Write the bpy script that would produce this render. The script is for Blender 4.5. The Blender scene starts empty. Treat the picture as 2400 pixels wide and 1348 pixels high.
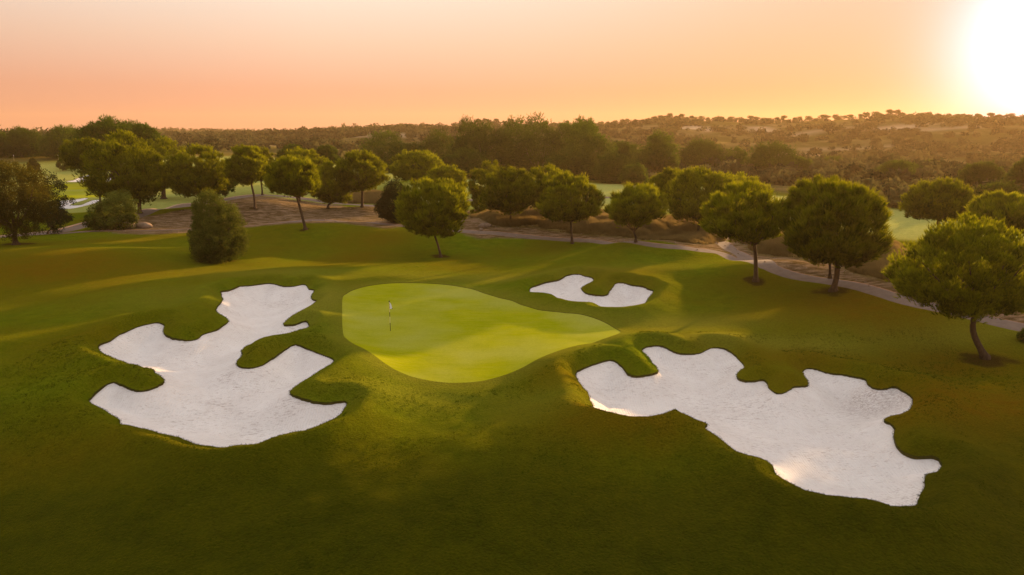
import bpy, math, random
import numpy as np
from mathutils import Vector

SC = bpy.context.scene
COL = SC.collection
R = math.radians

# ------------------------------------------------------------------ camera
CAM_H = 14.0
PITCH = R(12.6)
FPX = 1601.0            # focal length in pixels of the 2400 px wide photograph
cam_d = bpy.data.cameras.new("camera")
cam_d.lens = FPX / 2400 * 36
cam_d.sensor_width = 36
cam_d.clip_start = 0.5
cam_d.clip_end = 9000
cam = bpy.data.objects.new("camera", cam_d)
COL.objects.link(cam)
cam.location = (0, 0, CAM_H)
cam.rotation_euler = (R(90) - PITCH, 0, 0)
SC.camera = cam

# ------------------------------------------------------------------ sky
SUN_AZ = R(38)        # to the right of the view direction (+Y)
SUN_EL = R(5.6)
SUN_DIR = (math.sin(SUN_AZ) * math.cos(SUN_EL), math.cos(SUN_AZ) * math.cos(SUN_EL), math.sin(SUN_EL))
world = bpy.data.worlds.new("World")
SC.world = world
world.use_nodes = True
wn = world.node_tree
wn.nodes.clear()


def N(nt, typ, **kw):
    n = nt.nodes.new(typ)
    for k, v in kw.items():
        if k == 'inp':
            for kk, vv in v.items():
                n.inputs[kk].default_value = vv
        else:
            setattr(n, k, v)
    return n


def L(nt, a, b):
    nt.links.new(a, b)


def ramp(nt, stops, fac=None, interp='EASE'):
    n = nt.nodes.new('ShaderNodeValToRGB')
    cr = n.color_ramp
    cr.interpolation = interp
    while len(cr.elements) > 1:
        cr.elements.remove(cr.elements[-1])
    cr.elements[0].position = stops[0][0]
    cr.elements[0].color = (*stops[0][1], 1)
    for p, c in stops[1:]:
        e = cr.elements.new(p)
        e.color = (*c, 1)
    if fac is not None:
        nt.links.new(fac, n.inputs[0])
    return n


def math_(nt, op, a, b=None, c=None):
    n = nt.nodes.new('ShaderNodeMath')
    n.operation = op
    for i, v in enumerate((a, b, c)):
        if v is None:
            continue
        if isinstance(v, (int, float)):
            n.inputs[i].default_value = v
        else:
            nt.links.new(v, n.inputs[i])
    return n.outputs[0]


def mixc(nt, fac, a, b, typ='MIX'):
    n = nt.nodes.new('ShaderNodeMix')
    n.data_type = 'RGBA'
    n.blend_type = typ
    n.clamp_factor = True
    for i, v in ((0, fac), (6, a), (7, b)):
        if isinstance(v, (int, float)):
            n.inputs[i].default_value = v
        elif isinstance(v, tuple):
            n.inputs[i].default_value = (*v, 1)
        else:
            nt.links.new(v, n.inputs[i])
    return n.outputs[2]


sky = N(wn, 'ShaderNodeTexSky', sky_type='NISHITA', sun_disc=False)
sky.sun_elevation = SUN_EL
sky.sun_rotation = SUN_AZ
sky.air_density = 1.0
sky.dust_density = 1.0
sky.ozone_density = 1.0
bg1 = N(wn, 'ShaderNodeBackground')
bg1.inputs['Strength'].default_value = 0.002
L(wn, sky.outputs[0], bg1.inputs[0])
# dusty sunset air: colour by height above the horizon and by angle from the sun
tc = N(wn, 'ShaderNodeTexCoord')
nrm = N(wn, 'ShaderNodeVectorMath', operation='NORMALIZE')
L(wn, tc.outputs['Generated'], nrm.inputs[0])
sep = N(wn, 'ShaderNodeSeparateXYZ')
L(wn, nrm.outputs[0], sep.inputs[0])
dot = N(wn, 'ShaderNodeVectorMath', operation='DOT_PRODUCT')
L(wn, nrm.outputs[0], dot.inputs[0])
dot.inputs[1].default_value = SUN_DIR
dotv = dot.outputs['Value']
elev = ramp(wn, [(0.0, (0.92, 0.40, 0.235)), (0.06, (0.94, 0.46, 0.29)), (0.12, (1.0, 0.67, 0.48)), (0.175, (1.03, 0.84, 0.68)),
                 (0.24, (0.92, 0.76, 0.62)), (0.45, (0.98, 0.90, 0.84)), (1.0, (1.0, 0.96, 0.94))], sep.outputs[2], 'LINEAR')
away = ramp(wn, [(0.0, (0.55, 0.55, 0.62)), (0.62, (0.85, 0.84, 0.86)), (0.8, (1.0, 1.0, 1.0)), (1.0, (1, 1, 1))],
            math_(wn, 'MULTIPLY_ADD', dotv, 0.5, 0.5), 'LINEAR')
base = mixc(wn, 1.0, elev.outputs[0], away.outputs[0], 'MULTIPLY')
dm1 = math_(wn, 'SUBTRACT', dotv, 1.0)
wide = math_(wn, 'EXPONENT', math_(wn, 'MULTIPLY', dm1, 7.0))
nar = math_(wn, 'EXPONENT', math_(wn, 'MULTIPLY', dm1, 250.0))
mid = math_(wn, 'EXPONENT', math_(wn, 'MULTIPLY', dm1, 45.0))
c1 = mixc(wn, math_(wn, 'MULTIPLY', wide, 0.62), base, (0.96, 0.36, 0.13))
g2 = N(wn, 'ShaderNodeVectorMath', operation='SCALE')
g2.inputs[0].default_value = (1.5, 1.45, 2.2)
L(wn, nar, g2.inputs['Scale'])
g3 = N(wn, 'ShaderNodeVectorMath', operation='SCALE')
g3.inputs[0].default_value = (0.0, 0.03, 0.12)
L(wn, mid, g3.inputs['Scale'])
a1 = N(wn, 'ShaderNodeVectorMath', operation='ADD')
L(wn, g2.outputs[0], a1.inputs[0])
L(wn, g3.outputs[0], a1.inputs[1])
a2 = N(wn, 'ShaderNodeVectorMath', operation='ADD')
L(wn, a1.outputs[0], a2.inputs[0])
L(wn, c1, a2.inputs[1])
bg2 = N(wn, 'ShaderNodeBackground')
bg2.inputs['Strength'].default_value = 0.38
L(wn, a2.outputs[0], bg2.inputs[0])
addb = N(wn, 'ShaderNodeAddShader')
L(wn, bg1.outputs[0], addb.inputs[0])
L(wn, bg2.outputs[0], addb.inputs[1])
wo = N(wn, 'ShaderNodeOutputWorld')
L(wn, addb.outputs[0], wo.inputs[0])

sun_d = bpy.data.lights.new("sun", 'SUN')
sun_d.energy = 5.0
sun_d.angle = R(0.9)
sun_d.color = (1.0, 0.60, 0.26)
sun = bpy.data.objects.new("sun", sun_d)
COL.objects.link(sun)
sun.rotation_euler = Vector(SUN_DIR).to_track_quat('Z', 'Y').to_euler()

SC.view_settings.view_transform = 'Standard'
SC.view_settings.look = 'None'
SC.view_settings.exposure = 1.32
SC.view_settings.gamma = 1.0
SC.render.engine = 'CYCLES'
SC.cycles.use_denoising = True
SC.cycles.max_bounces = 5
SC.cycles.diffuse_bounces = 2
SC.cycles.transmission_bounces = 3
SC.cycles.volume_bounces = 1
SC.cycles.transparent_max_bounces = 4
SC.cycles.sample_clamp_indirect = 3

# ------------------------------------------------------------------ noise
_rg = np.random.default_rng(11)
_tab = _rg.random((256, 256))


def vnoise(x, y):
    xi = np.floor(x).astype(int)
    yi = np.floor(y).astype(int)
    fx = x - xi
    fy = y - yi
    fx = fx * fx * (3 - 2 * fx)
    fy = fy * fy * (3 - 2 * fy)
    a = _tab[xi & 255, yi & 255]
    b = _tab[(xi + 1) & 255, yi & 255]
    c = _tab[xi & 255, (yi + 1) & 255]
    d = _tab[(xi + 1) & 255, (yi + 1) & 255]
    return (a * (1 - fx) + b * fx) * (1 - fy) + (c * (1 - fx) + d * fx) * fy * 1.0


def fbm(x, y, s, o=3):
    v = 0
    amp = 1
    t = 0
    for i in range(o):
        v = v + amp * (vnoise(x / s + 17.3 * i, y / s + 9.1 * i) - 0.5)
        t += amp
        amp *= 0.5
        s *= 0.5
    return v / t * 2


def sst(a, b, x):
    t = np.clip((x - a) / (np.asarray(b) - a), 0, 1)
    return t * t * (3 - 2 * t)


# ------------------------------------------------------------------ pixel rays (photo pixels, 2400 x 1348)
def ray(px, py):
    cx = px - 1200.0
    cy = 674.0 - py
    up = cy * math.cos(PITCH) - FPX * math.sin(PITCH)
    fw = FPX * math.cos(PITCH) + cy * math.sin(PITCH)
    return cx, fw, up


def elev_tan(px, py):
    cx, fw, up = ray(px, py)
    return up / math.hypot(cx, fw)


def az_of(px, py=316.0):
    cx, fw, up = ray(px, py)
    return math.atan2(cx, fw)


# ------------------------------------------------------------------ terrain
MOUNDS = [  # X, Y, height, sx, sy
    (-30, 97, 1.7, 17, 9), (2, 98, 0.7, 12, 8), (15.5, 79, 1.6, 9, 6.5), (27, 66, 1.7, 8, 6),
    (34, 56, 1.9, 8, 6), (41, 45, 1.4, 8, 6), (-50, 74, 1.6, 13, 10), (-33, 60, 0.9, 6, 6),
    (3.2, 44, 0.5, 3.0, 3.5), (-9.8, 39.5, 0.55, 2.6, 3.5), (-20, 68, 0.6, 8, 5),
    (-45, 123, 2.6, 12, 8), (-26, 121, 1.2, 7, 6),
    (3, 106, 1.1, 12, 5), (18, 98, 0.6, 9, 5), (33, 84, 0.6, 6, 5), (42, 76, 0.8, 7, 6),
    (13, 66, 0.7, 7, 4), (22, 50, 0.8, 9, 5), (-70, 118, 1.2, 14, 8), (-24, 49, 0.6, 5, 3), (-18, 28, -0.4, 8, 5),
    (8, 30, 0.5, 7, 4), (-40, 42, 1.0, 8, 7), (30, 34, 0.5, 6, 6), (2, 83, -0.7, 10, 6), (-22, 82, -0.6, 9, 5), (0, 27, 0.3, 5, 4),
]
RIDGE_R = 760.0
ridge_pts = [(-900, 345), (500, 345), (850, 331), (950, 324), (1050, 307), (1120, 297), (1200, 296), (1400, 297), (1500, 290), (1560, 281),
             (1700, 286), (1800, 288), (1900, 285), (2000, 281), (2080, 275), (2200, 281), (2400, 283), (2900, 296), (4200, 310)]
ridge_az = np.array([az_of(a, b) for a, b in ridge_pts])
ridge_z = np.array([CAM_H + RIDGE_R * elev_tan(a, b) for a, b in ridge_pts])
RIDGE2_R = 1350.0
r2_pts = [(-1500, 330), (-300, 318), (0, 320), (130, 318), (250, 314), (350, 306), (480, 306), (600, 309), (750, 312), (850, 315), (950, 320), (1100, 322), (2400, 322)]
r2_az = np.array([az_of(a, b) for a, b in r2_pts])
r2_z = np.array([CAM_H + RIDGE2_R * elev_tan(a, b) for a, b in r2_pts])


def H0(x, y):
    x = np.asarray(x, float)
    y = np.asarray(y, float)
    r = np.hypot(x, y)
    az = np.arctan2(x, y)
    z = 0.8 * fbm(x, y, 21, 2) * sst(15, 40, r) + 0.16 * fbm(x + 50, y, 7.5, 2) * sst(300, 100, r)
    z = z + 0.05 * fbm(x + 9, y + 4, 1.25, 2) * sst(70, 30, y) * sst(0, 10, y) * sst(45, 30, np.abs(x)) * np.clip(np.abs((x + 3) / 16) ** 4 + np.abs((y - 51) / 14) ** 4, 0, 1)
    for mx, my, h, sx, sy in MOUNDS:
        z = z + h * np.exp(-((x - mx) / sx) ** 2 - ((y - my) / sy) ** 2)
    # putting green plateau
    g = np.exp(-(((x + 3) / 19) ** 4) - (((y - 51) / 15) ** 4))
    z = z * (1 - 0.8 * g)
    # ground drops away under the camera
    z = z - 0.006 * np.clip(32 - y, 0, 60) ** 2 * np.exp(-(np.abs(x) / 300) ** 2)
    # left terraces rising beyond the practice greens
    z = z + 5.5 * sst(205, 300, y) * sst(-60, -120, x)
    # valley then hills
    fwd = sst(-0.2, 0.3, np.cos(az))
    z = z - 5 * sst(270, 420, r) * fwd * sst(-90, 40, x)
    hz = np.interp(az, ridge_az, ridge_z) + 5
    u = r / RIDGE_R
    hill = hz * (0.28 * sst(0.42, 0.72, u) + 0.72 * sst(0.62, 1.0, u)) * (1 - 0.5 * sst(1.02, 1.5, u))
    hill = hill + (5 * fbm(x, y, 120, 3) + 2.5 * fbm(x + 333, y, 42, 2)) * sst(0.42, 0.6, u) * (1 - sst(0.86, 1.0, u) * 0.85)
    z = z + hill * fwd
    h2 = np.maximum(np.interp(az, r2_az, r2_z), 0)
    u2 = r / RIDGE2_R
    hh = h2 * (0.45 * sst(0.45, 0.7, u2) + 0.55 * sst(0.75, 1.0, u2)) * (1 - 0.6 * sst(1.02, 1.4, u2)) + 5 * fbm(x, y, 220, 3) * sst(0.4, 0.6, u2) * (1 - sst(0.85, 1.0, u2) * 0.85)
    z = np.maximum(z, hh * fwd - 60 * (1 - sst(0.3, 0.4, u2)))
    return z


LIP = 0.16


def lip_h(s):
    s = np.clip(s, 0, 99)
    return LIP + (0.78 * (1 - np.exp(-(s / 0.75) ** 2)) + 0.02) * np.exp(-(s / 2.6) ** 2) - LIP * (1 - np.exp(-(s / 3.0) ** 2))




def unproj(px, py, off=0.0, H=H0):
    cx, fw, up = ray(px, py)
    hd = math.hypot(cx, fw)
    t = np.concatenate([np.linspace(10, 150, 2801), np.linspace(150.1, 2200, 6000)])
    X = cx / hd * t
    Y = fw / hd * t
    Z = CAM_H + up / hd * t
    d = Z - (H(X, Y) + off)
    i = np.argmax(d < 0)
    if d[i] >= 0:
        i = len(t) - 1
    elif i > 0:
        f = d[i - 1] / (d[i - 1] - d[i])
        tt = t[i - 1] + f * (t[i] - t[i - 1])
        return np.array([cx / hd * tt, fw / hd * tt])
    return np.array([X[i], Y[i]])


def unproj_list(pts, off=0.0):
    return np.array([unproj(a, b, off) for a, b in pts])


def zz(pts, x0, y0, s):
    return [(x0 + a / s, y0 + b / s) for a, b in pts]


def catmull(P, n=4, closed=True):
    P = np.asarray(P)
    m = len(P)
    out = []
    rng = range(m) if closed else range(m - 1)
    for i in rng:
        if closed:
            p0, p1, p2, p3 = P[i - 1], P[i], P[(i + 1) % m], P[(i + 2) % m]
        else:
            p0, p1, p2, p3 = P[max(i - 1, 0)], P[i], P[i + 1], P[min(i + 2, m - 1)]
        for k in range(n):
            t = k / n
            out.append(0.5 * ((2 * p1) + (-p0 + p2) * t + (2 * p0 - 5 * p1 + 4 * p2 - p3) * t * t + (-p0 + 3 * p1 - 3 * p2 + p3) * t ** 3))
    if not closed:
        out.append(P[-1])
    return np.array(out)


B_LEFT = zz([(990, 185), (1050, 175), (1120, 148), (1200, 143), (1290, 130), (1350, 132), (1420, 148), (1500, 148), (1545, 137), (1575, 142), (1590, 168), (1632, 175), (1612, 215), (1620, 240), (1650, 250), (1600, 290), (1530, 325), (1470, 360), (1430, 395), (1425, 415), (1490, 412), (1530, 400), (1560, 388), (1585, 395), (1595, 430), (1560, 455), (1470, 485), (1400, 505), (1300, 520), (1220, 540), (1150, 570), (1132, 598), (1138, 620), (1105, 665), (1105, 695), (1150, 710), (1230, 705), (1290, 680), (1360, 635), (1430, 585), (1490, 552), (1530, 555), (1600, 585), (1680, 620), (1740, 640), (1770, 665), (1720, 700), (1640, 750), (1560, 800), (1490, 850), (1465, 880), (1500, 905), (1560, 920), (1630, 940), (1700, 950), (1780, 942), (1835, 940), (1855, 960), (1830, 1010), (1770, 1060), (1680, 1100), (1560, 1145), (1430, 1170), (1330, 1195), (1240, 1235), (1130, 1243), (1000, 1258), (900, 1250), (800, 1232), (700, 1190), (600, 1170), (500, 1140), (400, 1115), (285, 1095), (300, 1075), (240, 1035), (170, 990), (80, 945), (100, 910), (150, 860), (210, 820), (260, 808), (310, 830), (400, 862), (460, 866), (520, 850), (570, 825), (603, 800), (590, 780), (530, 745), (535, 728), (500, 715), (430, 705), (350, 680), (260, 645), (170, 605), (150, 575), (165, 545), (230, 525), (280, 490), (350, 455), (430, 425), (520, 403), (580, 402), (598, 420), (595, 465), (620, 490), (680, 510), (750, 520), (790, 522), (830, 510), (870, 480), (930, 460), (985, 435), (1040, 395), (1035, 375), (990, 345), (952, 320), (965, 290), (1000, 245), (992, 215)], 180, 620, 2.931)
B_RIGHT = zz([(325, 595), (345, 580), (400, 558), (470, 535), (510, 530), (545, 550), (570, 575), (590, 600), (630, 612), (690, 605), (740, 592), (738, 570), (715, 545), (690, 510), (662, 485), (670, 468), (710, 458), (760, 458), (800, 475), (850, 495), (910, 500), (960, 495), (1000, 475), (1050, 466), (1090, 475), (1130, 500), (1160, 530), (1182, 562), (1170, 580), (1145, 600), (1150, 620), (1190, 637), (1240, 635), (1285, 630), (1300, 645), (1310, 675), (1345, 700), (1385, 700), (1410, 685), (1440, 665), (1505, 662), (1508, 640), (1490, 610), (1484, 585), (1510, 572), (1560, 580), (1600, 595), (1680, 603), (1740, 615), (1800, 628), (1815, 655), (1850, 675), (1900, 678), (1950, 665), (1990, 685), (2030, 710), (2042, 740), (2025, 780), (1990, 805), (1920, 820), (1893, 838), (1930, 855), (1950, 880), (1945, 910), (1955, 950), (1980, 990), (2040, 1020), (2100, 1022), (2150, 1020), (2185, 1045), (2190, 1075), (2165, 1100), (2115, 1115), (2100, 1135), (2105, 1170), (2080, 1215), (2065, 1250), (2062, 1275), (1990, 1278), (1920, 1270), (1830, 1245), (1720, 1232), (1600, 1220), (1500, 1195), (1420, 1160), (1360, 1125), (1335, 1100), (1330, 1075), (1300, 1045), (1240, 1025), (1180, 1010), (1130, 990), (1080, 950), (1040, 915), (980, 875), (995, 855), (950, 840), (910, 825), (870, 803), (820, 797), (780, 800), (730, 822), (680, 832), (620, 833), (540, 820), (470, 800), (400, 775), (412, 765), (400, 735), (385, 700), (360, 665), (335, 635)], 1200, 600, 2.1745)
B_SMALL = zz([(93, 165), (150, 140), (190, 130), (240, 120), (280, 98), (330, 92), (370, 102), (412, 112), (410, 130), (370, 150), (355, 168), (375, 188), (430, 198), (480, 197), (505, 170), (525, 143), (560, 135), (610, 148), (670, 155), (700, 170), (722, 182), (695, 215), (680, 240), (630, 262), (560, 276), (500, 278), (455, 276), (470, 265), (430, 255), (330, 250), (290, 240), (250, 232), (248, 220), (190, 208), (140, 205), (93, 198)], 1200, 600, 2.1745)
GREEN = zz([(75, 500), (75, 400), (85, 350), (120, 305), (200, 260), (300, 230), (450, 212), (600, 210), (750, 213), (900, 225), (1000, 240), (1100, 262), (1200, 305), (1300, 345), (1400, 370), (1500, 402), (1600, 432), (1700, 450), (1850, 470), (2000, 500), (2120, 530), (2210, 570), (2250, 600), (2230, 635), (2150, 670), (2000, 710), (1850, 750), (1750, 785), (1650, 825), (1550, 870), (1450, 910), (1300, 950), (1150, 980), (1000, 990), (850, 987), (700, 965), (550, 925), (400, 865), (280, 805), (180, 750), (110, 680), (80, 620)], 780, 600, 3.3333)
# sand beside the practice green on the far left
B_FARA = [(150, 424), (172, 422), (188, 412), (200, 409), (225, 411), (260, 416), (262, 425), (215, 427), (165, 426)]
B_FARB = [(145, 470), (165, 469), (185, 466), (205, 463), (203, 467), (180, 474), (165, 480), (190, 480), (215, 470), (233, 468), (228, 474), (210, 480), (180, 487), (150, 490), (130, 487)]
B_FARC = [(88, 378), (104, 377), (122, 380), (115, 384), (95, 383)]
PGREEN = [(100, 436), (160, 430), (240, 430), (300, 436), (320, 448), (270, 461), (215, 463), (150, 466), (90, 470), (60, 455)]
bunkers = [catmull(unproj_list(B_LEFT, LIP), 3), catmull(unproj_list(B_RIGHT, LIP), 3), catmull(unproj_list(B_SMALL, LIP), 3),
           catmull(unproj_list(B_FARA, 0.1), 4), catmull(unproj_list(B_FARB, 0.1), 4), catmull(unproj_list(B_FARC, 0.1), 4)]
_r = np.random.default_rng(5)
for k in range(3):
    bunkers[k] = bunkers[k] + _r.normal(0, 0.025, bunkers[k].shape)
greens = [catmull(unproj_list(GREEN), 3), catmull(unproj_list(PGREEN), 4)]
PATH1 = [(150, 547), (280, 540), (415, 538), (568, 531), (675, 521), (772, 517), (885, 523), (1000, 534), (1080, 541), (1200, 551), (1310, 561), (1400, 566), (1500, 569), (1620, 583), (1700, 598), (1800, 624), (1950, 660), (2100, 698), (2250, 733), (2420, 772), (2600, 815)]
PATH2 = [(-120, 563), (60, 551), (150, 541), (230, 520), (330, 503), (420, 486), (480, 477), (560, 463), (640, 458), (720, 467), (800, 478), (880, 483)]
PATH3 = [(1800, 624), (1745, 602), (1710, 583), (1690, 565), (1700, 545)]
PATH4 = [(1050, 470), (1200, 467), (1420, 463), (1600, 461), (1800, 463)]
path_lines = [(catmull(unproj_list(PATH1), 6, False), 0.85), (catmull(unproj_list(PATH2), 6, False), 1.5),
              (catmull(unproj_list(PATH3), 6, False), 0.9), (catmull(unproj_list(PATH4), 6, False), 1.3)]


def seg_dist(P, A, B):
    d = B - A
    l2 = (d ** 2).sum() + 1e-12
    t = np.clip(((P - A) @ d) / l2, 0, 1)
    q = P - (A + t[:, None] * d)
    return (q ** 2).sum(1)


def poly_sdf(X, Y, poly, pad=7.0):
    out = np.full(X.shape, 99.0)
    lo = poly.min(0) - pad
    hi = poly.max(0) + pad
    m = (X > lo[0]) & (X < hi[0]) & (Y > lo[1]) & (Y < hi[1])
    if not m.any():
        return out
    P = np.stack([X[m], Y[m]], 1)
    d = np.full(len(P), 1e9)
    ins = np.zeros(len(P), bool)
    n = len(poly)
    for i in range(n):
        A = poly[i]
        B = poly[(i + 1) % n]
        d = np.minimum(d, seg_dist(P, A, B))
        c = (A[1] > P[:, 1]) != (B[1] > P[:, 1])
        if abs(B[1] - A[1]) > 1e-12:
            xi = (B[0] - A[0]) * (P[:, 1] - A[1]) / (B[1] - A[1]) + A[0]
            ins ^= c & (P[:, 0] < xi)
    d = np.sqrt(d)
    out[m] = np.where(ins, -d, d)
    return out


def line_dist(X, Y, line, pad=6.0):
    out = np.full(X.shape, 99.0)
    lo = line.min(0) - pad
    hi = line.max(0) + pad
    m = (X > lo[0]) & (X < hi[0]) & (Y > lo[1]) & (Y < hi[1])
    if not m.any():
        return out
    P = np.stack([X[m], Y[m]], 1)
    d = np.full(len(P), 1e9)
    for i in range(len(line) - 1):
        d = np.minimum(d, seg_dist(P, line[i], line[i + 1]))
    out[m] = np.sqrt(d)
    return out


def in_poly(X, Y, poly):
    return poly_sdf(X, Y, poly, 1.0) < 0


def grow(start, step, stop, k=1.08):
    v = [start]
    s = step
    while abs(v[-1]) < stop:
        s *= k
        v.append(v[-1] + math.copysign(abs(s), step))
    v[-1] = math.copysign(stop, v[-1])
    return v[1:]


FAR = 2050.0
xs = np.concatenate([grow(-92, -0.5, FAR, 1.11)[::-1], np.arange(-92, -34, 0.4), np.arange(-34, 34, 0.2), np.arange(34, 85, 0.4), [85], grow(85, 0.5, FAR, 1.11)])
ys = np.concatenate([grow(14, -0.6, 300, 1.25)[::-1], np.arange(14, 68, 0.2), np.arange(68, 135, 0.33), grow(135, 0.4, FAR, 1.035)])
ys = np.unique(np.round(ys, 4))
xs = np.unique(np.round(xs, 4))
GX, GY = np.meshgrid(xs, ys)
nx, ny = len(xs), len(ys)
X = GX.ravel()
Y = GY.ravel()
sdB = np.full(X.shape, 99.0)
idB = np.zeros(X.shape, int)
for k, b in enumerate(bunkers):
    s = poly_sdf(X, Y, b)
    m = s < sdB
    sdB[m] = s[m]
    idB[m] = k
sdG = np.minimum(poly_sdf(X, Y, greens[0]), poly_sdf(X, Y, greens[1]))
sdP = np.full(X.shape, 99.0)
for ln, w in path_lines:
    sdP = np.minimum(sdP, line_dist(X, Y, ln) - w)
near = Y < 100
Z = H0(X, Y)
lipk = np.where(near, LIP, 0.1)
Zg = Z + np.where(near, lip_h(sdB), 0.1 * np.exp(-(np.clip(sdB, 0, 99) / 1.5) ** 2))
# sand floor
din = np.clip(-sdB, 0, 99)
Zs = Z + lipk * np.exp(-(din / 1.0) ** 2) - (0.03 + 0.10 * (0.5 + 0.9 * fbm(X, Y, 2.6, 2)).clip(0, 1)) * np.where(near, 1, 0.5) - np.where(near, 0.95, 0.2) * (1 - np.exp(-din / 1.8)) + 0.10 * fbm(X, Y, 1.7, 2) * sst(0.2, 1, din)

# ---- masks stored on the ground vertices
def blob(px, py, rx, ry, flat=0.0):
    c = unproj(px, py)
    return np.exp(-(((X - c[0]) / rx) ** 2 + ((Y - c[1]) / ry) ** 2))


dry = np.zeros_like(X)   # dormant, browner turf
for px, py, rx, ry, a in [(110, 630, 13, 9, 0.9), (840, 610, 6, 6, 0.75), (2030, 710, 7, 6, 0.9), (1850, 720, 6, 6, 0.55), (2300, 960, 10, 7, 1.0), (2150, 1250, 8, 4, 0.6), (1880, 860, 7, 3, 0.6),
                          (2230, 860, 7, 4, 0.8), (1500, 1010, 6, 3, 0.8), (1330, 900, 3, 3, 0.5), (200, 800, 5, 6, 0.35), (60, 1100, 6, 4, 0.6), (1800, 640, 5, 5, 0.3),
                          (1450, 640, 6, 4, 0.35), (640, 570, 9, 8, 0.35), (1250, 1000, 5, 4, 0.35), (900, 1120, 5, 3, 0.35), (2350, 1150, 5, 4, 0.55),
                          (860, 560, 6, 6, 0.6), (1380, 1130, 4, 3, 0.35), (220, 570, 14, 8, 0.4)]:
    dry = np.maximum(dry, a * blob(px, py, rx, ry))
pale = np.zeros_like(X)     # closely mown, paler turf
for px, py, rx, ry, a in [(760, 720, 3.2, 8, 0.9), (1600, 760, 7, 2.6, 0.8), (1750, 810, 6, 2.2, 0.8), (1950, 810, 6, 2.0, 0.7), (1150, 655, 12, 3, 0.5), (1400, 640, 9, 3, 0.5),
                          (2200, 790, 8, 3, 0.8), (1490, 700, 3, 6, 0.35), (650, 640, 9, 4, 0.5), (1000, 930, 6, 2.5, 0.4), (1250, 960, 5, 3, 0.3), (400, 700, 6, 5, 0.35)]:
    pale = np.maximum(pale, a * blob(px, py, rx, ry))
pale = np.maximum(pale, 0.55 * np.exp(-(np.clip(sdG, 0, 99) / 1.6) ** 2))
dirt = np.zeros_like(X)
D1 = catmull(unproj_list([(568, 534), (450, 545), (270, 548), (225, 525), (330, 509), (430, 492), (480, 482), (540, 466), (610, 458), (700, 470), (800, 481), (880, 486), (940, 486), (940, 530), (800, 523), (700, 524), (620, 529)]), 3)
D2 = catmull(unproj_list([(1080, 545), (1085, 500), (1120, 492), (1250, 495), (1420, 500), (1600, 515), (1700, 540), (1850, 560), (1960, 575), (2110, 575), (2130, 640), (2400, 720), (2420, 765), (2250, 730), (2100, 695), (1950, 655), (1800, 618), (1700, 592), (1600, 580), (1400, 568), (1250, 558)]), 3)
dirt = np.maximum(sst(0.8, -0.8, poly_sdf(X, Y, D1) + 0.9 * fbm(X, Y, 3, 2)), sst(0.8, -0.8, poly_sdf(X, Y, D2) + 0.9 * fbm(X, Y, 3, 2)))
drygrass = np.zeros_like(X)
G_POLY = [catmull(unproj_list(p), 3) for p in (
    [(1105, 505), (1150, 492), (1240, 488), (1330, 495), (1420, 500), (1500, 515), (1600, 515), (1680, 540), (1690, 566), (1600, 568), (1500, 560), (1420, 552), (1330, 545), (1250, 532), (1150, 524)],
    [(1740, 565), (1800, 552), (1870, 556), (1905, 580), (1895, 602), (1830, 600), (1770, 590)],
    [(1965, 590), (2010, 572), (2100, 570), (2125, 600), (2120, 650), (2060, 652), (1985, 628)],
    [(800, 474), (830, 452), (900, 452), (910, 474), (850, 477)])]
for g in G_POLY:
    drygrass = np.maximum(drygrass, sst(1.2, -1.0, poly_sdf(X, Y, g)))
rr = np.hypot(X, Y)
aa = np.arctan2(X, Y)
LIMPX = [(-2000, 330), (700, 330), (1000, 285), (1100, 275), (1350, 205), (1500, 205), (1700, 190), (2000, 160), (2150, 152), (2300, 150), (4000, 150)]
lim_az = np.array([az_of(a) for a, b in LIMPX])
lim_r = np.array([b for a, b in LIMPX], float)
LIM = np.interp(aa, lim_az, lim_r)
fair = sst(128, 145, Y + 0.25 * X) * sst(LIM, LIM - 6, rr) * sst(-34, -24, X)
fair = np.maximum(fair, sst(117, 122, Y + 0.5 * X) * sst(LIM, LIM - 6, rr) * sst(36, 42, X))
fair = np.maximum(fair, sst(118, 128, Y) * sst(330, 310, rr) * sst(-32, -40, X) * 0.75)
wild = sst(LIM - 3, LIM + 12, rr) * sst(-70, -30, X) + sst(310, 330, rr) * sst(-30, -70, X)
wild = np.clip(np.maximum(wild, np.where(Y < 5, sst(60, 120, rr) * 0.6, 0)), 0, 1)
scar = np.zeros_like(X)
for px, py, rx, ry, a in [(1640, 303, 17, 16, 1.0), (1790, 303, 14, 14, .9), (2100, 303, 22, 18, 0.9), (1900, 312, 30, 8, .5), (2200, 302, 26, 10, .6), (1870, 366, 22, 9, .8), (1990, 372, 24, 5, .6), (2080, 425, 20, 6, .3), (745, 345, 40, 22, .5), (850, 318, 40, 30, .6), (2250, 350, 50, 10, .45), (2050, 345, 50, 8, .4)]:
    c = unproj(px, py)
    q = ((X - c[0]) / rx) ** 2 + ((Y - c[1]) / ry) ** 2 + 0.8 * fbm(X, Y, 14, 2)
    scar = np.maximum(scar, a * sst(1.3, 0.8, q))
mulch = np.zeros_like(X)
MULCH = [(1030, 600, 1.3), (2308, 845, 1.5), (1955, 682, 1.4), (1772, 658, 1.1), (40, 572, 2.0), (505, 610, 2.2), (717, 537, 0.7), (598, 489, 1.0)]
for px, py, rad in MULCH:
    c = unproj(px, py)
    d = np.hypot(X - c[0], Y - c[1]) + 0.9 * fbm(X, Y, 1.1, 3)
    mulch = np.maximum(mulch, sst(rad * 1.1, rad * 0.6, d) * 0.95)

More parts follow.
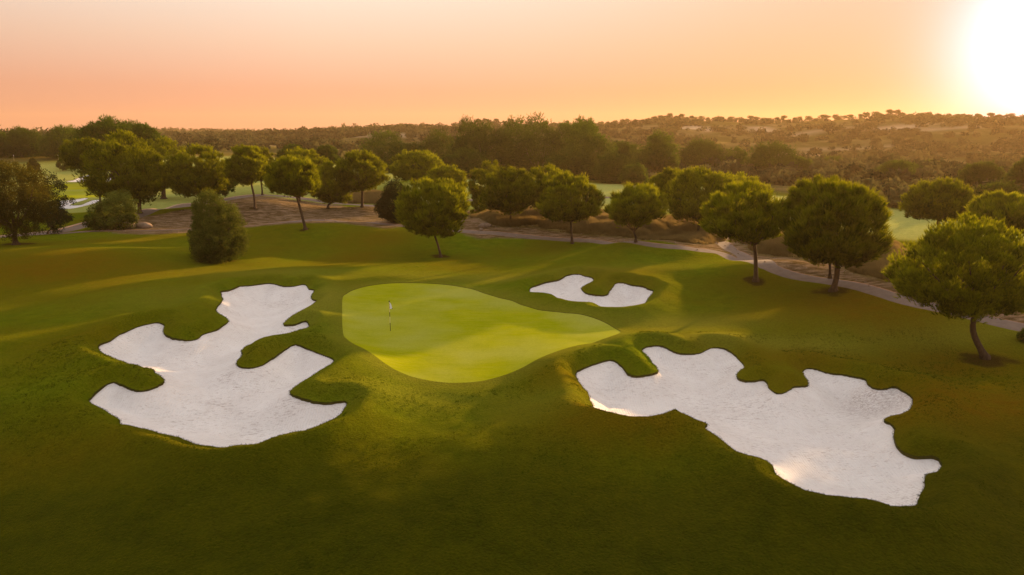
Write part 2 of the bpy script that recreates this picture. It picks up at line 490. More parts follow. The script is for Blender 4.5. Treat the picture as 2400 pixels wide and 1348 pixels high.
rough = 0.95 * sst(33, 23, Y + 0.004 * X * X * np.where(np.abs(X) < 40, 1, 0) * -1 + 2.5 * fbm(X, Y, 7, 3)) * (np.abs(Y) < 200)  # near rough, darkened further towards the bottom corners as a painted vignette
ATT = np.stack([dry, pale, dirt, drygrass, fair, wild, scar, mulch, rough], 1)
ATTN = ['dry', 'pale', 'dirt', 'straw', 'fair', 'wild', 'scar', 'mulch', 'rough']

ii, jj = np.meshgrid(np.arange(nx - 1), np.arange(ny - 1))
v0 = (jj * nx + ii).ravel()
T = np.concatenate([np.stack([v0, v0 + 1, v0 + nx + 1], 1), np.stack([v0, v0 + nx + 1, v0 + nx], 1)])
# vertex table: X Y Zg Zs sdB sdG sdP id  + attributes
V = np.concatenate([np.stack([X, Y, Zg, Zs, sdB, sdG, sdP, Z], 1), ATT], 1)


def clip(V, T, col):
    f = V[:, col].copy()
    f[np.abs(f) < 1e-5] = 1e-5
    s = f < 0
    st = s[T]
    cnt = st.sum(1)
    Tin = T[cnt == 3]
    Tout = T[cnt == 0]
    M = T[(cnt == 1) | (cnt == 2)]
    if len(M) == 0:
        return V, Tin, Tout, np.zeros((0, 2), int)
    ms = s[M]
    c = ms.sum(1)
    lone = np.where(c == 1, ms.argmax(1), (~ms).argmax(1))
    idx = np.arange(len(M))
    a = M[idx, lone]
    b = M[idx, (lone + 1) % 3]
    d = M[idx, (lone + 2) % 3]

    def keys(p, q):
        return np.minimum(p, q).astype(np.int64) * (len(V) + 1) + np.maximum(p, q)
    kk = np.concatenate([keys(a, b), keys(a, d)])
    uq, inv = np.unique(kk, return_inverse=True)
    p = uq // (len(V) + 1)
    q = uq % (len(V) + 1)
    t = (f[p] / (f[p] - f[q]))[:, None]
    nv = V[p] * (1 - t) + V[q] * t
    nv[:, col] = 0
    pi = inv[:len(M)] + len(V)
    qi = inv[len(M):] + len(V)
    small = np.stack([a, pi, qi], 1)
    big = np.concatenate([np.stack([pi, b, d], 1), np.stack([pi, d, qi], 1)])
    lone_in = c == 1
    bi = np.concatenate([lone_in, lone_in])
    Tin = np.concatenate([Tin, small[lone_in], big[~bi]])
    Tout = np.concatenate([Tout, small[~lone_in], big[bi]])
    cut = np.stack([pi, qi], 1)
    return np.concatenate([V, nv]), Tin, Tout, cut


def mesh_obj(name, verts, faces, mats, smooth=False, midx=None, atts=None, parent=None, nside=3):
    me = bpy.data.meshes.new(name)
    nv, nf = len(verts), len(faces)
    me.vertices.add(nv)
    me.vertices.foreach_set('co', np.ascontiguousarray(verts, np.float32).ravel())
    me.loops.add(nf * nside)
    me.polygons.add(nf)
    me.loops.foreach_set('vertex_index', np.ascontiguousarray(faces, np.int32).ravel())
    me.polygons.foreach_set('loop_start', np.arange(0, nf * nside, nside, dtype=np.int32))
    if smooth:
        me.polygons.foreach_set('use_smooth', np.ones(nf, bool))
    for m in (mats if isinstance(mats, (list, tuple)) else [mats]):
        me.materials.append(m)
    if midx is not None:
        me.polygons.foreach_set('material_index', np.ascontiguousarray(midx, np.int32))
    if atts:
        for k, a in atts.items():
            at = me.attributes.new(k, 'FLOAT', 'POINT')
            at.data.foreach_set('value', np.ascontiguousarray(a, np.float32))
    me.update(calc_edges=True)
    o = bpy.data.objects.new(name, me)
    COL.objects.link(o)
    if parent:
        o.parent = parent
    return o


def tag(o, label=None, cat=None, group=None, kind=None):
    if label:
        o['label'] = label
    if cat:
        o['category'] = cat
    if group:
        o['group'] = group
    if kind:
        o['kind'] = kind
    return o


# ------------------------------------------------------------------ materials
def newmat(name):
    m = bpy.data.materials.new(name)
    m.use_nodes = True
    nt = m.node_tree
    nt.nodes.clear()
    out = N(nt, 'ShaderNodeOutputMaterial')
    return m, nt, out


def noise(nt, scale, detail=4, rough=0.55, vec=None, sc3=None, rot=None):
    n = N(nt, 'ShaderNodeTexNoise')
    n.inputs['Scale'].default_value = scale
    n.inputs['Detail'].default_value = detail
    n.inputs['Roughness'].default_value = rough
    if vec is None:
        g = N(nt, 'ShaderNodeNewGeometry')
        vec = g.outputs['Position']
    if sc3 or rot:
        mp = N(nt, 'ShaderNodeMapping')
        if sc3:
            mp.inputs['Scale'].default_value = sc3
        if rot:
            mp.inputs['Rotation'].default_value = rot
        L(nt, vec, mp.inputs[0])
        vec = mp.outputs[0]
    L(nt, vec, n.inputs['Vector'])
    return n.outputs['Fac']


def attr(nt, name):
    a = N(nt, 'ShaderNodeAttribute', attribute_name=name)
    return a.outputs['Fac']


def mr(nt, v, a, b, c=0.0, d=1.0):
    n = N(nt, 'ShaderNodeMapRange')
    n.inputs[1].default_value = a
    n.inputs[2].default_value = b
    n.inputs[3].default_value = c
    n.inputs[4].default_value = d
    L(nt, v, n.inputs[0])
    return n.outputs[0]


def bump(nt, h, strength, dist=0.05):
    b = N(nt, 'ShaderNodeBump')
    b.inputs['Strength'].default_value = strength
    b.inputs['Distance'].default_value = dist
    L(nt, h, b.inputs['Height'])
    return b.outputs[0]


def pbr(nt, out, col, rough=0.8, normal=None, spec=0.3):
    p = N(nt, 'ShaderNodeBsdfPrincipled')
    if isinstance(col, tuple):
        p.inputs['Base Color'].default_value = (*col, 1)
    else:
        L(nt, col, p.inputs['Base Color'])
    p.inputs['Roughness'].default_value = rough
    p.inputs['Specular IOR Level'].default_value = spec
    if normal is not None:
        L(nt, normal, p.inputs['Normal'])
    L(nt, p.outputs[0], out.inputs[0])
    return p


def grass_mat(name):
    m, nt, out = newmat(name)
    n_big = noise(nt, 0.09, 4, 0.6)
    n_mid = noise(nt, 0.9, 5, 0.65)
    n_fine = noise(nt, 9.0, 4, 0.7)
    n_ff = noise(nt, 30.0, 3, 0.7)
    g1 = mixc(nt, mr(nt, n_mid, 0.3, 0.7), (0.054, 0.108, 0.001), (0.120, 0.170, 0.003))
    g1 = mixc(nt, mr(nt, n_big, 0.35, 0.65), g1, (0.108, 0.112, 0.002))
    col = mixc(nt, mr(nt, attr(nt, 'pale'), 0, 1, 0, 0.85), g1, (0.21, 0.21, 0.022))
    dr = math_(nt, 'MULTIPLY', attr(nt, 'dry'), mr(nt, n_mid, 0.2, 0.75, 0.55, 1.15))
    col = mixc(nt, dr, col, (0.135, 0.070, 0.001))
    fairc = mixc(nt, mr(nt, n_mid, 0.3, 0.7), (0.30, 0.35, 0.09), (0.40, 0.43, 0.13))  # mown fairway turf, with sunlit brightness painted into the colour
    col = mixc(nt, attr(nt, 'fair'), col, fairc)
    straw = mixc(nt, mr(nt, n_mid, 0.3, 0.7), (0.14, 0.095, 0.032), (0.27, 0.185, 0.06))
    col = mixc(nt, attr(nt, 'straw'), col, straw)
    n_p = noise(nt, 1.7, 5, 0.7)
    n_st = noise(nt, 0.55, 5, 0.7, None, (1, 3.2, 1), (0, 0, 0.5))
    dc = mixc(nt, mr(nt, n_st, 0.42, 0.62), (0.085, 0.048, 0.026), (0.30, 0.20, 0.13))
    dc = mixc(nt, mr(nt, n_p, 0.55, 0.7), dc, (0.10, 0.065, 0.03))
    dmask = math_(nt, 'MULTIPLY', attr(nt, 'dirt'), math_(nt, 'SUBTRACT', 1.0, math_(nt, 'MULTIPLY', attr(nt, 'straw'), 0.85)))
    col = mixc(nt, dmask, col, dc)
    n_w = noise(nt, 0.022, 6, 0.65)
    wc = ramp(nt, [(0.35, (0.030, 0.034, 0.012)), (0.5, (0.065, 0.060, 0.020)), (0.62, (0.15, 0.11, 0.05)), (0.75, (0.22, 0.16, 0.08))], n_w, 'LINEAR')
    col = mixc(nt, attr(nt, 'wild'), col, wc.outputs[0])
    col = mixc(nt, attr(nt, 'scar'), col, (0.42, 0.32, 0.22))
    col = mixc(nt, attr(nt, 'mulch'), col, (0.030, 0.014, 0.006))
    v = mr(nt, n_fine, 0.25, 0.75, 0.60, 1.40)
    v2 = mr(nt, n_ff, 0.25, 0.75, 0.70, 1.30)
    vm = math_(nt, 'MULTIPLY', v, v2)
    col = mixc(nt, mr(nt, attr(nt, 'rough'), 0, 1, 0, 1), col, mixc(nt, mr(nt, n_mid, 0.3, 0.7), (0.020, 0.031, 0.001), (0.046, 0.052, 0.001)))  # dark rough turf; the vignette shade is mixed into this colour
    cc = N(nt, 'ShaderNodeVectorMath', operation='SCALE')
    L(nt, col, cc.inputs[0])
    L(nt, vm, cc.inputs['Scale'])
    hsum = math_(nt, 'ADD', n_fine, math_(nt, 'MULTIPLY', n_mid, 1.5))
    hsum = math_(nt, 'ADD', hsum, math_(nt, 'MULTIPLY', n_ff, 0.35))
    p = pbr(nt, out, cc.outputs[0], 1.0, bump(nt, hsum, 0.9, 0.14), 0.0)
    p.inputs['Sheen Weight'].default_value = 0.12
    p.inputs['Sheen Roughness'].default_value = 0.45
    p.inputs['Sheen Tint'].default_value = (1.0, 0.8, 0.08, 1)
    return m


def green_mat():
    m, nt, out = newmat('putting_turf')
    n_mid = noise(nt, 0.35, 5, 0.7)
    n_f = noise(nt, 5.0, 5, 0.75)
    n_ff = noise(nt, 25.0, 3, 0.7)
    n_st = noise(nt, 0.8, 4, 0.7, None, (0.5, 3.0, 1), (0, 0, -0.35))
    c = mixc(nt, mr(nt, n_mid, 0.35, 0.65), (0.285, 0.315, 0.003), (0.35, 0.365, 0.008))
    c = mixc(nt, mr(nt, n_st, 0.45, 0.7, 0, 0.6), c, (0.37, 0.37, 0.03))
    c = mixc(nt, mr(nt, noise(nt, 0.11, 3, 0.6), 0.42, 0.66, 0, 0.75), c, (0.38, 0.39, 0.075))
    c = mixc(nt, mr(nt, n_f, 0.42, 0.7, 0, 0.3), c, (0.20, 0.25, 0.003))
    cc = N(nt, 'ShaderNodeVectorMath', operation='SCALE')
    L(nt, c, cc.inputs[0])
    L(nt, mr(nt, n_ff, 0.3, 0.7, 0.88, 1.12), cc.inputs['Scale'])
    pbr(nt, out, cc.outputs[0], 1.0, bump(nt, n_f, 0.25, 0.03), 0.0)
    return m


def sand_mat():
    m, nt, out = newmat('white_sand')
    n_mid = noise(nt, 0.5, 5, 0.65)
    n_f = noise(nt, 3.0, 6, 0.75)
    n_ff = noise(nt, 22.0, 4, 0.7)
    # thin drifted debris and rake marks
    n_st = noise(nt, 3.4, 6, 0.8, None, (0.9, 3.0, 1), (0, 0, 0.12))
    n_st2 = noise(nt, 8.0, 6, 0.9, None, (0.6, 1.8, 1), (0, 0, -0.5))
    n_area = noise(nt, 0.28, 3, 0.6)
    c = mixc(nt, mr(nt, n_mid, 0.3, 0.7), (0.77, 0.73, 0.69), (0.88, 0.85, 0.81))
    thr = math_(nt, 'SUBTRACT', n_st, math_(nt, 'MULTIPLY', n_area, 0.25))
    c = mixc(nt, mr(nt, thr, 0.43, 0.52, 0, 0.62), c, (0.36, 0.28, 0.24))
    c = mixc(nt, mr(nt, n_f, 0.56, 0.66, 0, 0.3), c, (0.5, 0.42, 0.36))
    c = mixc(nt, math_(nt, 'MULTIPLY', attr(nt, 'debris'), mr(nt, n_st2, 0.47, 0.62, 0, 0.8)), c, (0.24, 0.15, 0.12))
    w = N(nt, 'ShaderNodeTexWave')
    w.inputs['Scale'].default_value = 2.2
    w.inputs['Distortion'].default_value = 5.0
    w.inputs['Detail'].default_value = 2.0
    w.inputs['Detail Scale'].default_value = 0.6
    g = N(nt, 'ShaderNodeNewGeometry')
    L(nt, g.outputs['Position'], w.inputs[0])
    h = math_(nt, 'ADD', math_(nt, 'MULTIPLY', n_f, 1.6), math_(nt, 'MULTIPLY', n_ff, 0.3))
    h = math_(nt, 'ADD', h, math_(nt, 'MULTIPLY', w.outputs['Fac'], 0.5))
    pbr(nt, out, c, 0.95, bump(nt, h, 0.45, 0.08), 0.1)
    return m


def path_mat():
    m, nt, out = newmat('path_concrete')
    n1 = noise(nt, 1.2, 5, 0.7)
    n2 = noise(nt, 14, 4, 0.7)
    c = mixc(nt, mr(nt, n1, 0.3, 0.7), (0.15, 0.105, 0.075), (0.23, 0.17, 0.125))
    c = mixc(nt, mr(nt, n2, 0.4, 0.7, 0, .4), c, (0.14, 0.11, 0.10))
    pbr(nt, out, c, 0.8, bump(nt, n2, 0.2, 0.02), 0.2)
    return m


def simple_mat(name, c1, c2, scale, rough=0.85, b=0.4, spec=0.2, dist=0.05, sc3=None):
    m, nt, out = newmat(name)
    tcn = N(nt, 'ShaderNodeTexCoord')
    n1 = noise(nt, scale, 5, 0.7, tcn.outputs['Object'], sc3)
    c = mixc(nt, mr(nt, n1, 0.3, 0.7), c1, c2)
    pbr(nt, out, c, rough, bump(nt, n1, b, dist), spec)
    return m


def leaf_mat(name, dark, light, tip, trans=0.4, scale=0.6):
    m, nt, out = newmat(name)
    n1 = noise(nt, scale, 3, 0.6)
    oi = N(nt, 'ShaderNodeObjectInfo')
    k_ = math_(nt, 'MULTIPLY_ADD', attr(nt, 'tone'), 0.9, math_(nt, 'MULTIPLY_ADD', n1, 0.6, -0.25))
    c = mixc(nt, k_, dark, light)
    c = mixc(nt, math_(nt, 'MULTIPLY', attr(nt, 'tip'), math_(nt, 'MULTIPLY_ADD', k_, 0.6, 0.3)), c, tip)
    cc = N(nt, 'ShaderNodeVectorMath', operation='SCALE')
    L(nt, c, cc.inputs[0])
    L(nt, mr(nt, oi.outputs['Random'], 0, 1, 0.8, 1.2), cc.inputs['Scale'])
    d = N(nt, 'ShaderNodeBsdfDiffuse')
    t = N(nt, 'ShaderNodeBsdfTranslucent')
    L(nt, cc.outputs[0], d.inputs[0])
    L(nt, cc.outputs[0], t.inputs[0])
    mx = N(nt, 'ShaderNodeMixShader')
    mx.inputs[0].default_value = trans
    L(nt, d.outputs[0], mx.inputs[1])
    L(nt, t.outputs[0], mx.inputs[2])
    L(nt, mx.outputs[0], out.inputs[0])
    return m


M_GRASS = grass_mat('turf')
M_GREEN = green_mat()
M_SAND = sand_mat()
M_PATH = path_mat()
M_SOIL = simple_mat('soil_edge', (0.042, 0.038, 0.004), (0.09, 0.072, 0.012), 9, 0.95, 0.6)
M_BARK = simple_mat('bark', (0.045, 0.028, 0.017), (0.13, 0.085, 0.05), 5, 0.9, 0.9, 0.1, 0.06, (1, 1, 0.35))
M_BARKP = simple_mat('pale_bark', (0.16, 0.11, 0.08), (0.32, 0.24, 0.18), 4, 0.9, 0.7, 0.1, 0.05, (1, 1, 0.35))
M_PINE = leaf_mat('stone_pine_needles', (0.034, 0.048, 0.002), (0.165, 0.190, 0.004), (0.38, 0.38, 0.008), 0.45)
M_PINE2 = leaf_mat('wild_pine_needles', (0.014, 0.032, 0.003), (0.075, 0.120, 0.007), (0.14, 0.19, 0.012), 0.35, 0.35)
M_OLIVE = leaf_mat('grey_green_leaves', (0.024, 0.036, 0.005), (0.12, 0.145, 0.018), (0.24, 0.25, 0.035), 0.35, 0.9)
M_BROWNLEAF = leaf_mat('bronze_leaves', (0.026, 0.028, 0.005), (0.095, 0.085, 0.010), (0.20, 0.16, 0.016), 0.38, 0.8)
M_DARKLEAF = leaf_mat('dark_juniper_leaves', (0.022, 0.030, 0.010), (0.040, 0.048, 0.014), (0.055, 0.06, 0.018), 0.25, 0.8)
M_STRAW = leaf_mat('straw_blades', (0.15, 0.105, 0.036), (0.36, 0.25, 0.085), (0.58, 0.43, 0.16), 0.45, 0.35)
M_WOOD = leaf_mat('scrub_leaves', (0.014, 0.022, 0.008), (0.12, 0.110, 0.040), (0.07, 0.07, 0.02), 0.35, 0.03)

# ------------------------------------------------------------------ cut the ground into turf, sand, greens and paths
V, Tsand, Tg, cutB = clip(V, T, 4)
nsand_v = len(V)
V, Tgreen, Tg, cutG = clip(V, Tg, 5)
V, Tpath, Tg, cutP = clip(V, Tg, 6)


def compact(T):
    u, inv = np.unique(T, return_inverse=True)
    return u, inv.reshape(T.shape)


def skirt(cut, top_col, depth, sgn_cols=None):
    """a soil face hanging from every cut edge"""
    n = len(cut)
    a = V[cut[:, 0]]
    b = V[cut[:, 1]]
    P = np.zeros((4 * n, 3))
    P[0::4, :2] = a[:, :2]
    P[0::4, 2] = a[:, top_col]
    P[1::4, :2] = b[:, :2]
    P[1::4, 2] = b[:, top_col]
    P[2::4, :2] = b[:, :2]
    P[2::4, 2] = b[:, top_col] - depth
    P[3::4, :2] = a[:, :2]
    P[3::4, 2] = a[:, top_col] - depth
    k = np.arange(n) * 4
    F = np.concatenate([np.stack([k, k + 1, k + 2], 1), np.stack([k, k + 2, k + 3], 1)])
    return P, F


u, F = compact(Tg)
gv = V[u][:, [0, 1, 2]]
ga = V[u][:, 8:]
sk = [skirt(cutB, 2, 0.22), skirt(cutG, 2, 0.08)]
vs = [gv]
fs = [F]
mi = [np.zeros(len(F), int)]
off = len(gv)
for P_, F_ in sk:
    vs.append(P_)
    fs.append(F_ + off)
    mi.append(np.ones(len(F_), int))
    off += len(P_)
gv2 = np.concatenate(vs)
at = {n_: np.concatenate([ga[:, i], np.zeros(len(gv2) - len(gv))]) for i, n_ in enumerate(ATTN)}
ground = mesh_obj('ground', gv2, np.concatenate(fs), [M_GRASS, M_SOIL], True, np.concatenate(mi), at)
tag(ground, kind='structure')

u, F = compact(Tsand)
cx = V[Tsand][:, :, :2].mean(1)
bid = np.zeros(len(Tsand), int)
best = np.full(len(Tsand), 1e9)
for k, b in enumerate(bunkers):
    s = poly_sdf(cx[:, 0], cx[:, 1], b)
    m_ = s < best
    best[m_] = s[m_]
    bid[m_] = k
deb_c = unproj(2085, 935)
for k in range(len(bunkers)):
    Tk = Tsand[bid == k]
    if len(Tk) == 0:
        continue
    u, F = compact(Tk)
    pv = V[u][:, [0, 1, 3]]
    d = np.hypot((pv[:, 0] - deb_c[0]) / 3.2, (pv[:, 1] - deb_c[1]) / 2.6)
    o = mesh_obj('sand', pv, F, M_SAND, True, None, {'debris': sst(1.3, 0.4, d)})
    tag(o, kind='structure')
u, F = compact(Tgreen)
pv = V[u][:, [0, 1, 2]].copy()
pv[:, 2] -= 0.035
tag(mesh_obj('putting_green', pv, F, M_GREEN, True), kind='structure')
u, F = compact(Tpath)
pv = V[u][:, [0, 1, 2]].copy()
pv[:, 2] -= 0.01
tag(mesh_obj('path', pv, F, M_PATH, True), kind='structure')


def HG(x, y):
    """final turf height at a point"""
    x = np.atleast_1d(np.asarray(x, float))
    y = np.atleast_1d(np.asarray(y, float))
    s = np.full(x.shape, 99.0)
    for b in bunkers:
        s = np.minimum(s, poly_sdf(x, y, b))
    return H0(x, y) + np.where(y < 100, lip_h(s), 0.1 * np.exp(-(np.clip(s, 0, 99) / 1.5) ** 2))


# ------------------------------------------------------------------ kerb beside the left path
def kerb(line, side, name='kerb'):
    d = np.gradient(line, axis=0)
    d /= np.linalg.norm(d, axis=1)[:, None] + 1e-9
    nrm_ = np.stack([-d[:, 1], d[:, 0]], 1) * side
    A = line + nrm_ * 1.52
    B = line + nrm_ * 1.74
    zA = H0(A[:, 0], A[:, 1])
    n = len(line)
    P = np.zeros((n * 4, 3))
    P[0::4] = np.c_[A, zA - 0.2]
    P[1::4] = np.c_[A, zA + 0.12]
    P[2::4] = np.c_[B, zA + 0.12]
    P[3::4] = np.c_[B, zA - 0.2]
    F = []
    for i in range(n - 1):
        for k in range(3):
            a = 4 * i + k
            b = a + 4
            F += [(a, a + 1, b + 1), (a, b + 1, b)]
    return mesh_obj(name, P, np.array(F), simple_mat('kerb_stone', (0.45, 0.30, 0.20), (0.6, 0.42, 0.3), 3))


kl = path_lines[1][0]
tag(kerb(kl[:48], 1), kind='structure')


# ------------------------------------------------------------------ plants
def tube(P, Rr, seg=8, cap=True):
    P = np.asarray(P, float)
    Rr = np.asarray(Rr, float)
    n = len(P)
    d = np.gradient(P, axis=0)
    d /= np.linalg.norm(d, axis=1)[:, None] + 1e-9
    ref = np.where(np.abs(d[:, 2:3]) > 0.9, np.array([[1.0, 0, 0]]), np.array([[0, 0, 1.0]]))
    u_ = np.cross(d, ref)
    u_ /= np.linalg.norm(u_, axis=1)[:, None] + 1e-9
    w = np.cross(d, u_)
    for i in range(1, n):   # keep frames aligned
        if (u_[i] * u_[i - 1]).sum() < 0:
            u_[i] *= -1
            w[i] *= -1
    ang = np.linspace(0, 2 * np.pi, seg, endpoint=False)
    V_ = (P[:, None, :] + Rr[:, None, None] * (np.cos(ang)[None, :, None] * u_[:, None, :] + np.sin(ang)[None, :, None] * w[:, None, :])).reshape(-1, 3)
    F = []
    for i in range(n - 1):
        for k in range(seg):
            a = i * seg + k
            b = i * seg + (k + 1) % seg
            F += [(a, b, b + seg), (a, b + seg, a + seg)]
    return V_, np.array(F)


def merge(parts):
    vs, fs, o = [], [], 0
    for v, f in parts:
        vs.append(v)
        fs.append(f + o)
        o += len(v)
    return np.concatenate(vs), np.concatenate(fs)


def unit(v):
    return v / (np.linalg.norm(v, axis=-1, keepdims=True) + 1e-9)


def blades(P, D, length, width, rng, fan=1):
    """thin triangles starting at P along D"""
    n = len(P)
    side = unit(np.cross(D, rng.normal(size=(n, 3))))
    length = np.broadcast_to(length, (n,))[:, None]
    width = np.broadcast_to(width, (n,))[:, None]
    V_ = np.empty((n * 3, 3))
    V_[0::3] = P - side * width / 2
    V_[1::3] = P + side * width / 2
    V_[2::3] = P + D * length
    F = np.arange(n * 3).reshape(n, 3)
    tip = np.zeros(n * 3)
    tip[2::3] = 1
    return V_, F, tip


def crown_pts(rng, a, b, top, bot, nclump, lump=0.16, fill=0.62, flat=1.0, seed_shift=0.0, sparse=0.0):
    """clump centres in an uneven ellipsoid of radii a (x), b (y), top above / bot below the centre"""
    d = unit(rng.normal(size=(nclump * 2, 3)))
    if sparse > 0:
        keep = (np.sin(d[:, 0] * 5 + seed_shift) + np.sin(d[:, 1] * 6 + 2 * seed_shift) + np.sin(d[:, 2] * 5 + 1)) > (-3 + sparse * 3)
        d = d[keep]
    d = d[:nclump]
    lobes = rng.normal(size=(9, 3))
    lobes = unit(lobes)
    lb = np.max((d @ lobes.T - 0.55) / 0.45, axis=1).clip(0, 1)
    rr_ = (1 - lump) + lump * 1.6 * lb
    rad = rng.random(len(d)) ** (1 / 2.6)
    rad = fill * 0.5 + (1 - fill * 0.5) * rad
    p = d * (rr_ * rad)[:, None]
    s = np.where(p[:, 2:3] > 0, top, bot)
    q = np.concatenate([p[:, :1] * a, p[:, 1:2] * b, p[:, 2:3] * s], 1)
    return q, d


def pine_crown(seed, a, b, top, bot, nclump=190, per=26, nl=0.5, nw=0.085, rc=0.13, fan=5, lump=0.15, up=1.0, sparse=0.0, spread=0.17):
    rng = np.random.default_rng(seed)
    q, d = crown_pts(rng, a, b, top, bot, nclump, lump, seed_shift=seed, sparse=sparse)
    rad = rc * (a + b) / 2
    n = len(q)
    shade = np.repeat(np.clip(rng.normal(0.5, 0.28, n) + 0.25 * d[:, 2], 0, 1), per)  # random clump tone, plus painted light: upper clumps lighter, lower ones darker
    cs = rng.uniform(0.6, 1.4, n)
    off_ = rng.normal(size=(n, per, 3))
    off_ = unit(off_) * rng.random((n, per, 1)) ** 0.5
    off_[..., 2] = off_[..., 2] * 0.8
    P = q[:, None, :] + off_ * (rad * cs)[:, None, None]
    out = unit(P / np.array([a, b, top]))
    D = unit(off_ * 0.55 + out * 0.45 + np.array([0, 0, up]) + rng.normal(size=P.shape) * 0.16)
    P = P.reshape(-1, 3)
    D = D.reshape(-1, 3)
    m = len(P)
    P = np.repeat(P, fan, 0)
    D = np.repeat(D, fan, 0)
    D = unit(D + rng.normal(size=D.shape) * spread)
    P = P + D * rng.uniform(0, 0.5, (len(P), 1)) * nl
    ln = nl * np.repeat(rng.uniform(0.6, 1.35, m), fan)
    v, f, tip = blades(P, D, ln, nw, rng)
    return v, f, tip + 2 * np.repeat(np.repeat(shade, fan), 3)


def leaf_crown(seed, a, b, top, bot, nclump=150, per=90, size=0.16, rc=0.2, lump=0.25, sparse=0.0, fill=0.62):
    rng = np.random.default_rng(seed)
    q, d = crown_pts(rng, a, b, top, bot, nclump, lump, fill=fill, seed_shift=seed, sparse=sparse)
    rad = rc * (a + b) / 2
    n = len(q)
    shade = np.repeat(np.clip(rng.normal(0.5, 0.28, n) + 0.25 * d[:, 2], 0, 1), per)  # random tone per clump, with top light painted in by height
    cs = rng.uniform(0.5, 1.4, n)
    off_ = unit(rng.normal(size=(n, per, 3))) * rng.random((n, per, 1)) ** 0.45
    P = (q[:, None, :] + off_ * (rad * cs)[:, None, None]).reshape(-1, 3)
    D = unit(off_.reshape(-1, 3) * 0.6 + rng.normal(size=P.shape) * 0.6 + np.array([0, 0, 0.25]))
    v, f, tip = blades(P, D, size * rng.uniform(0.7, 1.5, len(P)), size * 0.62, rng)
    return v, f, tip + 2 * np.repeat(shade, 3)


def limbs(rng, fork, cc, a, b, top, bot, r0, n=8):
    """limbs spreading from the fork up into the crown"""
    parts = []
    for k in range(n):
        th = 2 * math.pi * (k + rng.uniform(-0.3, 0.3)) / n
        e = rng.uniform(-0.35, 0.75)
        tgt = cc + np.array([math.cos(th) * a * 0.72, math.sin(th) * b * 0.72, (top if e > 0 else bot) * e * 0.8])
        m1 = fork + (tgt - fork) * 0.45 + np.array([math.cos(th) * a * 0.10, math.sin(th) * b * 0.10, -0.02 * a]) + rng.normal(size=3) * 0.08
        P = catmull(np.array([fork - [0, 0, 0.05], m1, tgt]), 4, False)
        r = np.linspace(r0 * rng.uniform(0.45, 0.6), r0 * 0.12, len(P))
        parts.append(tube(P, r, 5))
        for j in range(2):
            i0 = rng.integers(3, len(P) - 2)
            t2 = P[i0] + (tgt - P[i0]) * 0.5 + rng.normal(size=3) * a * 0.22 + np.array([0, 0, a * 0.12])
            parts.append(tube(np.array([P[i0], (P[i0] + t2) / 2 + rng.normal(size=3) * 0.05, t2]), [r[i0] * 0.6, r[i0] * 0.4, 0.015], 4))
    return parts


def split_tip(t):
    # the value carries the clump tone with its painted top light (times two) plus 1 at blade tips
    n3 = t.reshape(-1, 3)
    sh = n3[:, 0] / 2
    tp_ = np.zeros_like(n3)
    tp_[:, 2] = 1
    return {'tip': tp_.ravel(), 'tone': np.repeat(sh, 3)}


TREE_N = [0]


def build_tree(name, label, cat, group, base, top_z, cc, a, b, top, bot, style='stone', fork=None, r0=0.2, seed=0, dens=1.0, bark=None, mat=None, bend=0.25, nlimb=8, **kw):
    """base, cc in world coordinates. cc = crown centre"""
    root = bpy.data.objects.new(name, None)
    COL.objects.link(root)
    root.location = base
    root.empty_display_size = 0.5
    tag(root, label, cat, group)
    rng = np.random.default_rng(seed + 1000)
    base = np.array(base, float)
    cc = np.array(cc, float) - base
    if fork is None:
        fork = np.array([cc[0] * 0.8, cc[1] * 0.8, cc[2] - bot * 0.85])
    else:
        fork = np.array(fork, float) - base
    fork[2] = max(fork[2], 0.3)
    mid_ = fork * 0.5 + np.array([fork[0] * -bend + rng.normal() * 0.06, rng.normal() * 0.08, 0])
    P = catmull(np.array([[0, 0, -0.3], [0.0, 0, 0.06], mid_, fork, fork + (cc - fork) * 0.6]), 5, False)
    t = np.linspace(0, 1, len(P))
    rad = r0 * (1.15 - 0.55 * t) + r0 * 0.65 * np.exp(-((P[:, 2]) / 0.28) ** 2)
    rad[-5:] *= np.linspace(1, 0.35, 5)
    parts = [tube(P, rad, 10)]
    parts += limbs(rng, fork, cc, a, b, top, bot, r0, nlimb)
    v, f = merge(parts)
    mesh_obj('trunk', v, f, bark or M_BARK, True, parent=root)
    if style == 'stone':
        v, f, tip = pine_crown(seed, a, b, top, bot, int(270 * dens), 26, **kw)
        mm = M_PINE
    elif style == 'wild':
        v, f, tip = pine_crown(seed, a, b, top, bot, int(330 * dens), 26, **dict(dict(nl=0.6, nw=0.14, rc=0.24, fan=3, lump=0.26, up=0.35), **kw))
        mm = M_PINE2
    else:
        v, f, tip = leaf_crown(seed, a, b, top, bot, int(150 * dens), 90, **kw)
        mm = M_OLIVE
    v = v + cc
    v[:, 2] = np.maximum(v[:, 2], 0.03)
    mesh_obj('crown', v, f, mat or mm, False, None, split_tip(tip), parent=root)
    return root


